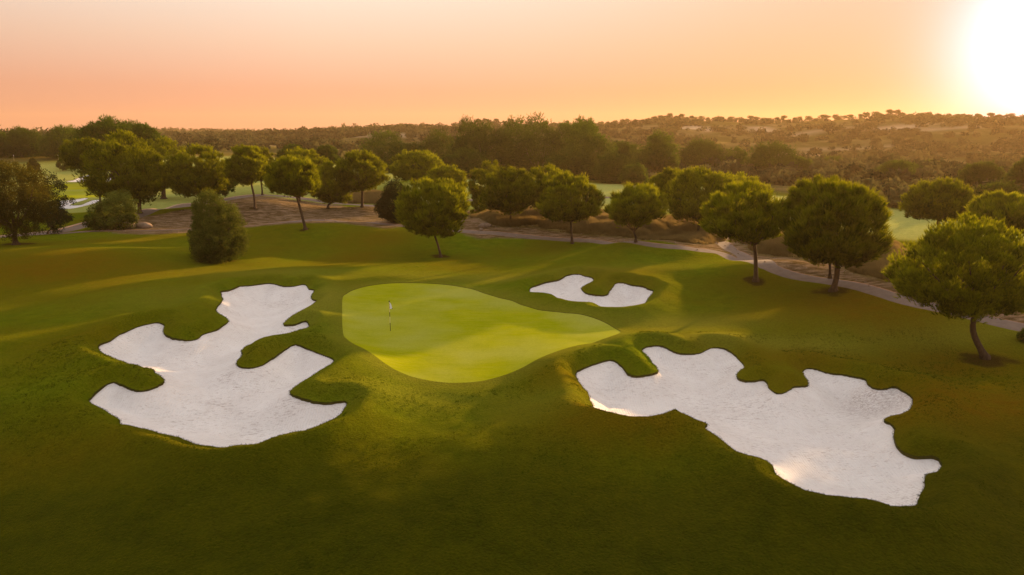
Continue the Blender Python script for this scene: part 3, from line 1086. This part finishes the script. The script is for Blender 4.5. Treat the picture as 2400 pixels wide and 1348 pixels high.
def px_tree(name, label, cat, base_px, crown, style='stone', group=None, fork_px=None, dist=None, r0=0.2, depth=None, **kw):
    """crown = (left, right, top, bottom) in photo pixels at the depth of the tree; the tree stands at real size there"""
    TREE_N[0] += 1
    if dist is None:
        c = unproj(*base_px)
    else:
        cx_, fw_, up_ = ray(base_px[0], base_px[1])
        hd = math.hypot(cx_, fw_)
        c = np.array([cx_ / hd, fw_ / hd]) * dist
    bz = float(HG(c[0], c[1])[0])
    D = c[1]     # forward distance

    def at_px(px, py):
        cx_, fw_, up_ = ray(px, py)
        s = D / fw_
        return np.array([cx_ * s, D, CAM_H + up_ * s])
    l, r, t, bt = crown
    p_t = at_px((l + r) / 2, t)
    p_b = at_px((l + r) / 2, bt)
    p_l = at_px(l, (t + bt) / 2)
    p_r = at_px(r, (t + bt) / 2)
    a = (p_r[0] - p_l[0]) / 2 * 0.95
    hh = p_t[2] - p_b[2]
    frac = kw.pop('frac', 0.62)
    cz = p_b[2] + hh * (1 - frac)
    top = hh * frac * 0.96
    bot = hh * (1 - frac)
    cc = ((p_l[0] + p_r[0]) / 2, D, max(cz, bz + bot * 0.9))
    fork = None
    if fork_px:
        fk = at_px(*fork_px)
        fork = (fk[0], D, fk[2])
    b = min(a, max(hh * 0.75, a * 0.85)) if depth is None else depth
    return build_tree(name, label, cat, group, (c[0], c[1], bz), p_t[2], cc, a, b, top, bot, style, fork, r0, seed=TREE_N[0] * 7 + 3, **kw)


near_kw = dict(nl=0.5, nw=0.07)
ST = 'stone_pine'
GN = 'stone pines around the green'
px_tree(ST, 'large stone pine with leaning trunk beside the path at the right edge', 'tree', (2308, 840), (2115, 2425, 516, 735), fork_px=(2287, 712), r0=0.2, dens=2.2, group=GN, nl=0.30, nw=0.05, rc=0.11, frac=0.62, bend=-0.3)
px_tree(ST, 'tall round stone pine on the slope, second standing pine from the right edge', 'tree', (1953, 682), (1850, 2070, 430, 622), fork_px=(1962, 600), r0=0.24, dens=1.8, group=GN, rc=0.12, **near_kw)
px_tree(ST, 'stone pine with dark limbs under a wide crown, left of the tall round slope pine', 'tree', (1771, 659), (1652, 1852, 440, 562), fork_px=(1768, 574), r0=0.2, dens=1.0, group=GN, rc=0.12, frac=0.68, sparse=0.1, **near_kw)
px_tree(ST, 'thin trunked stone pine half hidden behind the tall round pine on the slope', 'tree', (1945, 652), (1850, 1985, 422, 530), fork_px=(1946, 585), r0=0.12, group=GN, **near_kw)
px_tree(ST, 'bulky stone pine behind the dry grass, right of the small bare limbed pine', 'tree', (1635, 553), (1556, 1742, 398, 522), fork_px=(1640, 515), r0=0.2, dens=1.3, group=GN, **near_kw)
px_tree(ST, 'pale stone pine partly hidden behind the bulky pine above the dry grass', 'tree', (1588, 527), (1520, 1618, 402, 475), fork_px=(1588, 480), r0=0.17, group=GN)
px_tree(ST, 'small stone pine with bare spreading limbs standing at the crest by the dry grass', 'tree', (1490, 568), (1424, 1557, 433, 530), fork_px=(1486, 542), r0=0.14, dens=0.9, group=GN, frac=0.62, sparse=0.1, **near_kw)
px_tree(ST, 'stone pine standing free on the lawn edge in front of the three pine clump', 'tree', (1341, 571), (1265, 1408, 412, 525), fork_px=(1338, 520), r0=0.17, dens=1.1, group=GN, **near_kw)
px_tree(ST, 'right hand stone pine of the clump behind the dry grass bank', 'tree', (1290, 520), (1215, 1345, 392, 492), r0=0.2, group=GN)
px_tree(ST, 'middle stone pine of the clump behind the dry grass bank, its trunk showing', 'tree', (1197, 526), (1125, 1262, 398, 498), fork_px=(1198, 490), r0=0.16, group=GN)
px_tree(ST, 'leftmost stone pine of the clump behind the dry grass bank, tallest of the clump', 'tree', (1145, 505), (1095, 1210, 386, 488), r0=0.17, group=GN)
px_tree(ST, 'round stone pine with slanting thin trunk standing alone behind the putting green', 'tree', (1033, 603), (930, 1098, 424, 556), fork_px=(1018, 548), r0=0.15, dens=1.4, group=GN, rc=0.12, bend=-0.1, frac=0.55, **near_kw)
px_tree(ST, 'small golden stone pine peeping over the lone pine behind the green', 'tree', (1052, 500), (995, 1091, 390, 455), r0=0.15, group=GN)
px_tree(ST, 'flat topped stone pine before the distant fairway, up and left of the lone pine', 'tree', (973, 478), (917, 1038, 353, 428), r0=0.2, group=GN, frac=0.6)
px_tree(ST, 'dark umbrella stone pine with straight trunk on the bare earth beside the straw patch', 'tree', (849, 486), (778, 912, 355, 448), fork_px=(849, 438), r0=0.24, dens=1.2, group=GN, frac=0.58)
px_tree(ST, 'low ragged dark pine between two umbrella pines on the bare earth', 'tree', (769, 489), (733, 822, 385, 478), r0=0.2, group=GN, lump=0.3, rc=0.17)
px_tree(ST, 'umbrella stone pine with long leaning bare trunk rooted on the lawn crest', 'tree', (716, 538), (624, 750, 372, 458), fork_px=(696, 462), r0=0.19, dens=1.2, group=GN, frac=0.62, nlimb=10, bend=0.05, **near_kw)
px_tree(ST, 'stone pine standing on top of the bare earth mound', 'tree', (598, 489), (526, 628, 346, 432), fork_px=(588, 428), r0=0.2, dens=1.1, group=GN, frac=0.6)
px_tree(ST, 'stone pine with thin dark trunk right behind the earth mound', 'tree', (615, 457), (575, 652, 348, 425), fork_px=(612, 425), r0=0.2, group=GN)
px_tree(ST, 'stone pine hidden low behind the leaning trunk pine', 'tree', (702, 472), (640, 775, 352, 428), r0=0.25, group=GN, frac=0.6)
px_tree(ST, 'broad stone pine with pale trunk at the bend of the left path', 'tree', (472, 486), (392, 540, 345, 462), fork_px=(470, 448), r0=0.28, dens=1.4, group=GN)
px_tree(ST, 'dark pine low behind the broad pine at the bend of the left path', 'tree', (497, 470), (455, 550, 385, 462), r0=0.25, group=GN, mat=M_PINE2)
px_tree(ST, 'great dark stone pine over the flowering shrub, largest pine on the left', 'tree', (328, 500), (208, 392, 318, 478), fork_px=(325, 455), r0=0.32, dens=2.0, group=GN, rc=0.13)
px_tree(ST, 'stone pine with a stout flared dark trunk behind the largest left pine', 'tree', (384, 466), (325, 450, 330, 445), fork_px=(384, 440), r0=0.5, dens=1.2, group=GN)
px_tree(ST, 'dark pine with slim leaning trunk overhanging the left practice green', 'tree', (237, 478), (153, 262, 325, 408), fork_px=(228, 425), r0=0.18, dens=1.1, group=GN, frac=0.5)
px_tree(ST, 'flat topped stone pine behind the right edge tree, above the far turf', 'tree', (2195, 560), (2114, 2295, 428, 518), r0=0.25, dens=1.1, group=GN, dist=105, frac=0.6)
px_tree(ST, 'low dark stone pine at the right edge, above and behind the large leaning pine', 'tree', (2360, 590), (2272, 2450, 462, 548), r0=0.25, dens=1.1, group=GN, dist=88)
px_tree(ST, 'bright green stone pine top behind the wide crowned pine on the slope', 'tree', (1730, 540), (1660, 1800, 415, 500), r0=0.2, group=GN, dist=112)

# shrubs and broadleaf trees
px_tree('olive_bush', 'rounded grey green olive bush standing alone on the left lawn', 'bush', (503, 612), (434, 570, 458, 610), 'leaf', r0=0.16, dens=7.0, size=0.13, rc=0.14, lump=0.34, frac=0.66, mat=M_OLIVE)
px_tree('broadleaf_tree', 'bronze leaved tree with a knotted trunk at the left edge', 'tree', (38, 574), (-70, 106, 384, 548), 'leaf', fork_px=(35, 535), r0=0.3, dens=3.8, size=0.16, rc=0.16, lump=0.34, mat=M_BROWNLEAF, frac=0.5)
px_tree('broadleaf_tree', 'spindly open tree with drooping leaf sprays right of the bronze leaved tree', 'tree', (112, 548), (70, 160, 408, 542), 'leaf', r0=0.1, dens=0.75, size=0.2, rc=0.22, lump=0.4, mat=M_DARKLEAF, sparse=0.15)
px_tree('flowering_shrub', 'pale leaved loose shrub beside the left path', 'bush', (262, 536), (205, 325, 452, 534), 'leaf', r0=0.1, dens=1.4, size=0.22, rc=0.17, lump=0.35, mat=M_OLIVE, sparse=0.1)
px_tree('juniper', 'dense dark columnar juniper beside the lone pine behind the green', 'bush', (925, 523), (882, 968, 425, 523), 'leaf', r0=0.15, dens=2.2, size=0.16, rc=0.2, lump=0.2, mat=M_DARKLEAF)
px_tree('rounded_bush', 'small clipped bush left of the far practice hole on the terrace', 'bush', (77, 404), (64, 92, 366, 405), 'leaf', r0=0.1, dens=0.6, size=0.3, mat=M_BROWNLEAF)
px_tree('rounded_bush', 'small round bush under the flag on the upper terrace', 'bush', (147, 400), (133, 161, 369, 400), 'leaf', r0=0.1, dens=0.6, size=0.3, mat=M_OLIVE)
px_tree('rounded_bush', 'small bush cut off by the right edge of the photo, below the path', 'bush', (2408, 800), (2389, 2440, 768, 802), 'leaf', r0=0.05, dens=0.6, size=0.12, mat=M_OLIVE)
px_tree('young_pine', 'little ragged pine sapling beside the gravel track', 'tree', (1118, 508), (1103, 1140, 465, 506), 'leaf', r0=0.06, dens=0.4, size=0.3, mat=M_PINE)

# tall wild pines behind the fairway
WP = 'wild_pine'
GW = 'tall wild pines beyond the fairway'
wild = [
    (900, 262, (843, 957, 319, 415), 'dark wild pine at the left end of the belt beyond the fairway', {}),
    (960, 270, (925, 1000, 332, 400), 'low wild pine second from the left of the belt beyond the fairway', {}),
    (1025, 275, (982, 1070, 313, 410), 'wild pine left of the tall dense grove', {}),
    (1095, 250, (1048, 1145, 286, 420), 'wild pine forming the left shoulder of the tall dense grove', {}),
    (1150, 245, (1100, 1205, 280, 412), 'tall wild pine with pale forked trunk in the dense grove', dict(bark=M_BARKP)),
    (1205, 250, (1155, 1255, 279, 405), 'tall wild pine in the middle of the dense grove', dict(bark=M_BARKP)),
    (1262, 245, (1208, 1315, 280, 410), 'broad topped wild pine right of the middle of the dense grove', dict(bark=M_BARKP)),
    (1318, 250, (1280, 1368, 300, 425), 'lower wild pine at the right shoulder of the dense grove', {}),
    (1360, 235, (1332, 1400, 278, 372), 'highest peaked wild pine, its head above the grove', {}),
    (1385, 222, (1320, 1442, 306, 448), 'bulky wild pine sloping down at the right end of the grove', {}),
    (1455, 240, (1430, 1485, 330, 395), 'thin wild pine between the grove and the free standing one', {}),
    (1440, 205, (1395, 1502, 382, 452), 'yellowish rounded pine at the foot of the grove', {}),
    (1485, 190, (1459, 1516, 402, 446), 'small bright pine top just over the bare limbed stone pine', {}),
    (1543, 225, (1500, 1588, 318, 415), 'free standing wild pine with pale crooked trunk right of the grove', dict(bark=M_BARKP)),
    (1480, 250, (1450, 1515, 345, 420), 'faded wild pine left of the free standing wild pine', {}),
    (1640, 260, (1590, 1702, 350, 430), 'hazy rounded wild pine right of the free standing wild pine', {}),
    (1720, 275, (1690, 1760, 372, 430), 'small hazy wild pine between two rounded ones', {}),
    (1805, 255, (1742, 1860, 357, 435), 'dark double headed wild pine in the haze above the slope pines', {}),
    (1875, 250, (1850, 1902, 388, 440), 'low wild pine right of the double headed one', {}),
    (1950, 300, (1915, 1985, 395, 440), 'pale wild pine in the haze above the tall round pine', {}),
    (2115, 240, (2070, 2150, 402, 445), 'rounded wild pine in the orange haze left of the flat topped pine', {}),
    (2090, 215, (2050, 2128, 432, 492), 'dim wild pine at the back edge of the far right fairway', {}),
    (2180, 270, (2155, 2208, 405, 440), 'small pine in the orange haze over the flat topped pine', {}),
    (2300, 200, (2258, 2342, 385, 448), 'rounded wild pine in the glow near the right edge', {}),
    (2400, 190, (2365, 2440, 378, 450), 'dark wild pine cut by the right edge in the glow', {}),
    (2320, 150, (2290, 2390, 438, 500), 'golden lit pine behind the low dark pine at the right edge', {}),
    (145, 330, (104, 190, 301, 380), 'dark wild pine behind the upper terrace, left of the tall crest', {}),
    (50, 340, (15, 92, 308, 375), 'dark wild pine behind the far left flag', {}),
    (0, 345, (-45, 28, 312, 375), 'dark wild pine cut by the left edge on the skyline', {}),
    (190, 300, (160, 225, 306, 380), 'wild pine between the terrace pine and the tall crest', {}),
    (245, 230, (190, 302, 272, 362), 'tallest peaked wild pine on the left skyline', {}),
    (300, 235, (255, 348, 286, 372), 'wild pine just right of the tallest peak on the left skyline', {}),
    (350, 225, (306, 388, 292, 378), 'golden sided wild pine at the right end of the left skyline group', {}),
    (765, 235, (740, 790, 345, 385), 'small wild pine top above the low ragged pine', {}),
    (690, 240, (655, 725, 344, 380), 'small dark wild pine top above the leaning trunk pine', {}),
    (115, 345, (88, 130, 345, 378), 'pale low pine in the gap on the left skyline', {}),
    (1000, 240, (1035, 1075, 360, 415), 'low dark pine under the left shoulder of the grove', {}),
    (1330, 215, (1280, 1400, 370, 440), 'dark understorey pine at the foot of the tall grove', {}),
    (1180, 232, (1060, 1150, 350, 425), 'dark understorey pine at the left foot of the tall grove', {}),
]
for bx, dist, crown, lab, kw in wild:
    px_tree(WP, lab, 'tree', (bx, 420), crown, 'wild', group=GW, dist=dist, r0=0.22, dens=1.5 if crown[1] - crown[0] > 70 else 0.8, nlimb=5, **kw)

# ------------------------------------------------------------------ low-detail crowns for the far hills
rngw = np.random.default_rng(77)


def blob_mesh(centres, radii, heights, per, rng, leaf=0.36):
    n = len(centres)
    d = unit(rng.normal(size=(n, per, 3)))
    lob = unit(rng.normal(size=(n, 3, 3)))
    lb = np.einsum('npk,nlk->npl', d, lob).max(2)
    rr_ = 0.75 + 0.35 * np.clip(lb, 0, 1)
    p = d * (rr_ * rng.random((n, per)) ** 0.25)[..., None]
    p[..., :2] *= radii[:, None, None]
    p[..., 2] = (p[..., 2] * 0.5 + 0.5) * heights[:, None]
    P = (p + centres[:, None, :]).reshape(-1, 3)
    tone = np.repeat(np.clip(rng.normal(0.42, 0.3, n), 0, 1), per)
    D = unit(d.reshape(-1, 3) * 0.4 + rng.normal(size=P.shape) * 0.7)
    s = np.repeat(radii, per) * leaf
    v, f, _ = blades(P - D * (s * 0.4)[:, None], D, s * 1.3, s * 1.0, rng)
    return v, f, np.repeat(tone, 3)


def hill_scatter(n, rmin, rmax, az0, az1, thr, rng, scl=40):
    az = rng.uniform(az0, az1, n)
    r = np.sqrt(rng.uniform(rmin ** 2, rmax ** 2, n))
    x = r * np.sin(az)
    y = r * np.cos(az)
    k = (fbm(x, y, scl, 3) + rng.normal(0, 0.15, n)) > thr
    x, y = x[k], y[k]
    return x, y


pieces = []
def add_wood(n, rmin, rmax, px0, px1, thr, sz, per, scl=40):
    x, y = hill_scatter(n, rmin, rmax, az_of(px0), az_of(px1), thr, rngw, scl)
    z = H0(x, y)
    rad = rngw.uniform(0.6, 1.35, len(x)) * sz
    h = rad * rngw.uniform(1.1, 1.9, len(x))
    sc_ = [unproj(*p) for p in ((1640, 303), (1790, 303), (2100, 303), (1870, 366))]
    k = np.ones(len(x), bool)
    for c in sc_:
        k &= np.hypot(x - c[0], y - c[1]) > 17
    if rmin < 330:
        k &= ~((x < -50) & (np.hypot(x, y) < 330))
    pieces.append(blob_mesh(np.c_[x, y, z - rad * 0.3][k], rad[k], h[k], per, rngw))


add_wood(260, 150, 215, 2000, 3100, -0.3, 2.6, 200)
add_wood(420, 205, 300, 1400, 2900, -0.3, 3.2, 150)
add_wood(700, 285, 420, 700, 2700, -0.12, 3.8, 130)
add_wood(1500, 400, 600, 500, 2800, -0.05, 3.3, 80)
add_wood(2500, 590, 775, 700, 2900, -0.18, 2.8, 60)
add_wood(2600, 560, 1000, -300, 950, -0.1, 3.4, 50, 70)
add_wood(4200, 950, 1360, -350, 1050, -0.2, 3.2, 34, 90)
add_wood(500, 350, 560, -500, 500, -0.1, 3.8, 70, 50)
vs, fs, tp, o_ = [], [], [], 0
for v, f, t in pieces:
    vs.append(v)
    fs.append(f + o_)
    tp.append(t)
    o_ += len(v)
wood = mesh_obj('woodland', np.concatenate(vs), np.concatenate(fs), M_WOOD, False, None, {'tone': np.concatenate(tp)})
tag(wood, 'hazy scrub and pine woodland covering the far hills and valley', 'woodland', kind='stuff')

# trees one can tell apart along the right hand crest
proto = []
for k in range(5):
    rg = np.random.default_rng(400 + k)
    nb = 5
    cen = rg.normal(size=(nb, 3)) * [1.1, 1.1, 0.5] + [0, 0, 3.6]
    v, f, t = blob_mesh(cen - [0, 0, 1.2], rg.uniform(1.2, 2.1, nb), rg.uniform(2.0, 3.0, nb), 90, rg, 0.3)
    tv, tf = tube([[0, 0, -1.0], [0.1, 0, 1.5], [0.0, 0.1, 3.8]], [0.28, 0.2, 0.1], 5)
    proto.append((v, f, t, tv, tf))
ridge_meshes = []
count = 0
rgx = np.random.default_rng(9)
for k in range(88):
    px = 1120 + k * (1400 / 88) + rgx.uniform(-6, 6)
    az = az_of(px)
    r = RIDGE_R * rgx.uniform(0.975, 1.0)
    x, y = r * math.sin(az), r * math.cos(az)
    s = rgx.uniform(0.7, 1.35)
    pi = k % 5
    root = bpy.data.objects.new('hill_tree', None)
    COL.objects.link(root)
    root.location = (x, y, float(H0(x, y)))
    root.scale = (s * 1.1, s * 1.1, s)
    root.rotation_euler = (0, 0, rgx.uniform(0, 6.28))
    tag(root, 'small dark tree on the crest of the far right hill against the sky', 'tree', 'trees along the far hill crest')
    if k < 5:
        v, f, t, tv, tf = proto[pi]
        c = mesh_obj('crown', v, f, M_WOOD, False, None, {'tone': t}, parent=root)
        tr = mesh_obj('trunk', tv, tf, M_BARK, True, parent=root)
        ridge_meshes.append((c, tr))
    else:
        for src in ridge_meshes[pi]:
            d_ = src.copy()
            COL.objects.link(d_)
            d_.parent = root

# ------------------------------------------------------------------ long dry grass
rgs = np.random.default_rng(31)
vs, fs, tp, o_ = [], [], [], 0
for g, dens_ in zip(G_POLY, (26, 30, 34, 8)):
    lo, hi = g.min(0), g.max(0)
    n = int((hi - lo).prod() * dens_)
    P = rgs.uniform(lo, hi, (n, 2))
    s = poly_sdf(P[:, 0], P[:, 1], g)
    k = (s < 0.3) & (fbm(P[:, 0], P[:, 1], 1.6, 2) > -0.45)
    P = P[k]
    s = s[k]
    # tussocks: several blades at each spot
    P = np.repeat(P, 7, 0) + rgs.normal(0, 0.11, (len(P) * 7, 2))
    s = np.repeat(s, 7)
    z = H0(P[:, 0], P[:, 1]) - 0.03
    hgt = (0.30 + 0.75 * (1.3 * fbm(P[:, 0], P[:, 1], 2.2, 2) + 0.5).clip(0, 1) + 0.25 * rgs.random(len(P))) * (0.55 + 0.45 * sst(0.2, -1.5, s)) * 1.15
    D = unit(np.c_[rgs.normal(-0.05, 0.28, (len(P), 2)), np.ones(len(P))])
    v, f, t = blades(np.c_[P, z], D, hgt, 0.055, rgs)
    vs.append(v)
    fs.append(f + o_)
    tp.append(t)
    o_ += len(v)
dg = mesh_obj('dry_grass', np.concatenate(vs), np.concatenate(fs), M_STRAW, False, None, {'tip': np.concatenate(tp)})
tag(dg, 'long straw coloured dry grass on the banks behind the path', 'grass', kind='stuff')

# coarse tufts of the rough in the foreground
n = 46000
P = np.c_[rgs.uniform(-30, 30, n), rgs.uniform(16, 47, n)]
ke = (np.abs(P[:, 0]) < P[:, 1] * 0.85) & (fbm(P[:, 0], P[:, 1], 2.4, 3) + rgs.normal(0, 0.12, n) > 0.02)
P = P[ke]
sB = np.full(len(P), 99.0)
for b in bunkers[:3]:
    sB = np.minimum(sB, poly_sdf(P[:, 0], P[:, 1], b))
sB = np.minimum(sB, poly_sdf(P[:, 0], P[:, 1], greens[0]) - 1.2)
P = P[sB > 0.25]
P = np.repeat(P, 6, 0) + rgs.normal(0, 0.05, (len(P) * 6, 2))
D = unit(rgs.normal(0, 0.5, (len(P), 3)) + [0, 0, 0.8])
v, f, t = blades(np.c_[P, HG(P[:, 0], P[:, 1]) - 0.015], D, rgs.uniform(0.05, 0.12, len(P)), 0.022, rgs)
M_TUFT = leaf_mat('rough_tufts', (0.032, 0.052, 0.001), (0.085, 0.105, 0.002), (0.11, 0.12, 0.003), 0.3, 0.8)
tag(mesh_obj('rough_grass', v, f, M_TUFT, False, None, {'tip': t}), 'coarse grass tufts of the foreground rough', 'grass', kind='stuff')

# turf fringe hanging over the bunker edges
ev = V[cutB[:, 0]]
ev2 = V[cutB[:, 1]]
k = ev[:, 1] < 75
ev, ev2 = ev[k], ev2[k]
rep = 9
tt = rgs.random((len(ev), rep, 1))
P = (ev[:, None, :3] * (1 - tt) + ev2[:, None, :3] * tt).reshape(-1, 3)
P[:, :2] += rgs.normal(0, 0.035, (len(P), 2))
D = unit(rgs.normal(0, 0.6, (len(P), 3)) + [0, 0, 0.45])
v, f, t = blades(P - [0, 0, 0.02], D, rgs.uniform(0.03, 0.10, len(P)), 0.022, rgs)
M_FRINGE = leaf_mat('turf_fringe', (0.05, 0.06, 0.006), (0.085, 0.09, 0.010), (0.12, 0.10, 0.012), 0.3, 1.5)
fr = mesh_obj('grass_fringe', v, f, M_FRINGE, False, None, {'tip': t})
tag(fr, 'ragged turf fringe along the edges of the sand bunkers', 'grass', kind='stuff')


# ------------------------------------------------------------------ flagsticks
def flat_mat(name, c, rough=0.6):
    m, nt, out = newmat(name)
    n1 = noise(nt, 30, 2)
    pbr(nt, out, mixc(nt, mr(nt, n1, .3, .7, 0, 0.25), c, tuple(x * 0.8 for x in c)), rough, None, 0.3)
    return m


M_WHITE = flat_mat('white_flag_cloth', (0.88, 0.92, 0.95))
M_NAVY = flat_mat('navy_cloth', (0.012, 0.018, 0.035))
M_YEL = flat_mat('cream_pole_paint', (0.78, 0.68, 0.32))
M_DRK = flat_mat('dark_pole_paint', (0.045, 0.035, 0.015))


def flagstick(px, py, label, striped=True, dist=None, hgt=2.2):
    c = unproj(px, py)
    z = float(H0(c[0], c[1])) - 0.03
    root = bpy.data.objects.new('flagstick', None)
    COL.objects.link(root)
    root.location = (c[0], c[1], z)
    tag(root, label, 'golf flag', 'golf hole flags')
    rad = 0.02 if striped else 0.03
    bands = [(-0.1, 0.62), (0.62, 1.08), (1.08, 1.42), (1.42, 2.2)] if striped else [(-0.1, 2.2)]
    vs, fs, mi, o_ = [], [], [], 0
    for i, (z0, z1) in enumerate(bands):
        v, f = tube([[0, 0, z0], [0, 0, (z0 + z1) / 2], [0, 0, z1]], [rad] * 3, 8)
        vs.append(v)
        fs.append(f + o_)
        mi.append(np.full(len(f), 1 if i % 2 == 0 and striped else 0))
        o_ += len(v)
    mesh_obj('pole', np.concatenate(vs), np.concatenate(fs), [M_YEL, M_DRK], True, np.concatenate(mi), parent=root)
    v, f = tube([[0, 0, 2.18], [0, 0, 2.24], [0, 0, 2.30]], [0.035, 0.04, 0.01], 8)
    mesh_obj('pole_cap', v, f, M_NAVY, True, parent=root)
    # limp folded flag: a draped sheet with thickness from folds
    nu, nvv = 14, 12
    Vf, Ff, mf = [], [], []
    for i in range(nu):
        for j in range(nvv):
            s = i / (nu - 1)
            t_ = j / (nvv - 1)
            x = 0.02 + 0.22 * s * (0.35 + 0.65 * t_)
            zf = 2.16 - 0.44 * t_ - 0.10 * s * (1 - 0.2 * t_)
            yf = 0.06 * math.sin(s * 8.0 + t_ * 1.5) * (0.3 + t_)
            if s > 0 and t_ > 0.5:
                x -= 0.03 * math.sin(s * 9)
            Vf.append((x - 0.045 * t_ * (1 - s), yf, zf))
    for i in range(nu - 1):
        for j in range(nvv - 1):
            a = i * nvv + j
            Ff += [(a, a + nvv, a + nvv + 1), (a, a + nvv + 1, a + 1)]
            s, t_ = i / (nu - 1), j / (nvv - 1)
            dark = striped and ((s > 0.7 and t_ > 0.8) or (s < 0.3 and 0.62 < t_ < 0.9) or (s < 0.15 and 0.25 < t_ < 0.5))
            mf += [1 if dark else 0] * 2
    mesh_obj('flag', np.array(Vf), np.array(Ff), [M_WHITE, M_NAVY], True, np.array(mf), parent=root)
    return root


flagstick(915, 775, 'striped flagstick with limp white and navy flag on the main putting green')
flagstick(112, 430, 'white flag on the near practice green, by the spindly tree', False)
flagstick(33, 376, 'white flag at the far left edge of the upper terrace', False)
flagstick(137, 377, 'white flag on the upper terrace above the small round bush', False)
# the cup under the main flag
c = unproj(915, 775)
v, f = tube([[c[0], c[1], float(H0(*c)) - 0.2], [c[0], c[1], float(H0(*c)) - 0.032], [c[0], c[1], float(H0(*c)) - 0.028]], [0.054, 0.056, 0.06], 14)

# ------------------------------------------------------------------ rocks and stones
M_ROCK = simple_mat('tan_rock', (0.20, 0.14, 0.09), (0.36, 0.26, 0.18), 2.0, 0.95, 0.8, 0.1, 0.1)


def rock(px, py, sx, sy, sz, label, seed):
    rg = np.random.default_rng(seed)
    n1, n2 = 14, 9
    th = np.linspace(0, 2 * np.pi, n1, endpoint=False)
    ph = np.linspace(-0.5 * np.pi, 0.5 * np.pi, n2)
    Vr = []
    for p in ph:
        for t_ in th:
            d = np.array([math.cos(p) * math.cos(t_), math.cos(p) * math.sin(t_), math.sin(p)])
            Vr.append(d)
    Vr = np.array(Vr)
    lob = unit(rg.normal(size=(10, 3)))
    r_ = 0.8 + 0.3 * np.max(Vr @ lob.T, axis=1) + rg.normal(0, 0.01, len(Vr))
    Vr = Vr * r_[:, None] * [sx, sy, sz]
    F = []
    for i in range(n2 - 1):
        for j in range(n1):
            a = i * n1 + j
            b = i * n1 + (j + 1) % n1
            F += [(a, b, b + n1), (a, b + n1, a + n1)]
    c = unproj(px, py)
    o = mesh_obj('rock', Vr, np.array(F), M_ROCK, False)
    o.location = (c[0], c[1], float(H0(c[0], c[1])) + sz * 0.3)
    o.rotation_euler = (0, 0, rg.uniform(0, 3))
    tag(o, label, 'rock')
    return o


rock(292, 533, 2.2, 1.2, 0.9, 'broad tan boulder beside the pale shrub on the left path', 1)
rock(335, 533, 1.7, 1.0, 0.6, 'lower tan boulder right of the broad one', 2)
rock(1137, 531, 0.9, 0.6, 0.4, 'tan stone at the foot of the dry grass bank by the gravel track', 3)
rock(1128, 539, 0.4, 0.3, 0.2, 'smaller pale stone just in front of the stone by the gravel track', 4)
# loose pebbles on the bare earth
rgp = np.random.default_rng(8)
vs, fs, o_ = [], [], 0
octa = np.array([[1, 0, 0], [-1, 0, 0], [0, 1, 0], [0, -1, 0], [0, 0, 1], [0, 0, -1]], float)
of = np.array([[0, 2, 4], [2, 1, 4], [1, 3, 4], [3, 0, 4], [2, 0, 5], [1, 2, 5], [3, 1, 5], [0, 3, 5]])
for poly, n in ((D1, 500), (D2, 900)):
    lo, hi = poly.min(0), poly.max(0)
    P = rgp.uniform(lo, hi, (n * 2, 2))
    P = P[poly_sdf(P[:, 0], P[:, 1], poly) < 0][:n]
    for p in P:
        s = rgp.uniform(0.04, 0.16)
        v = octa * rgp.uniform(0.6, 1.3, (6, 1)) * [s, s, s * 0.6]
        vs.append(v + [p[0], p[1], float(H0(p[0], p[1])) + 0.02])
        fs.append(of + o_)
        o_ += 6
pb = mesh_obj('gravel', np.concatenate(vs), np.concatenate(fs), M_ROCK)
tag(pb, 'loose pale gravel and pebbles on the bare earth banks', 'gravel', kind='stuff')

# ------------------------------------------------------------------ haze
B = 2100.0
zlo, zhi = -500.0, 75.0
zlo = float(gv2[:, 2].min()) - 1.0
hv = np.array([[x, y, z] for z in (zlo, zhi) for y in (-320, B) for x in (-B, B)], float)
hf = np.array([[0, 2, 3], [0, 3, 1], [4, 5, 7], [4, 7, 6], [0, 1, 5], [0, 5, 4], [2, 6, 7], [2, 7, 3], [0, 4, 6], [0, 6, 2], [1, 3, 7], [1, 7, 5]])
mh, nt, out = newmat('haze')
pv_ = N(nt, 'ShaderNodeVolumePrincipled')
pv_.inputs['Color'].default_value = (1.0, 0.70, 0.36, 1)
pv_.inputs['Density'].default_value = 0.00015
pv_.inputs['Anisotropy'].default_value = 0.38
L(nt, pv_.outputs[0], out.inputs['Volume'])
hz_ = mesh_obj('haze', hv, hf, mh)
tag(hz_, 'pale sunset haze filling the air over the course', 'haze', kind='stuff')
print('gz', float(gv2[:, 2].min()), float(gv2[:, 2].max()), len(gv2))
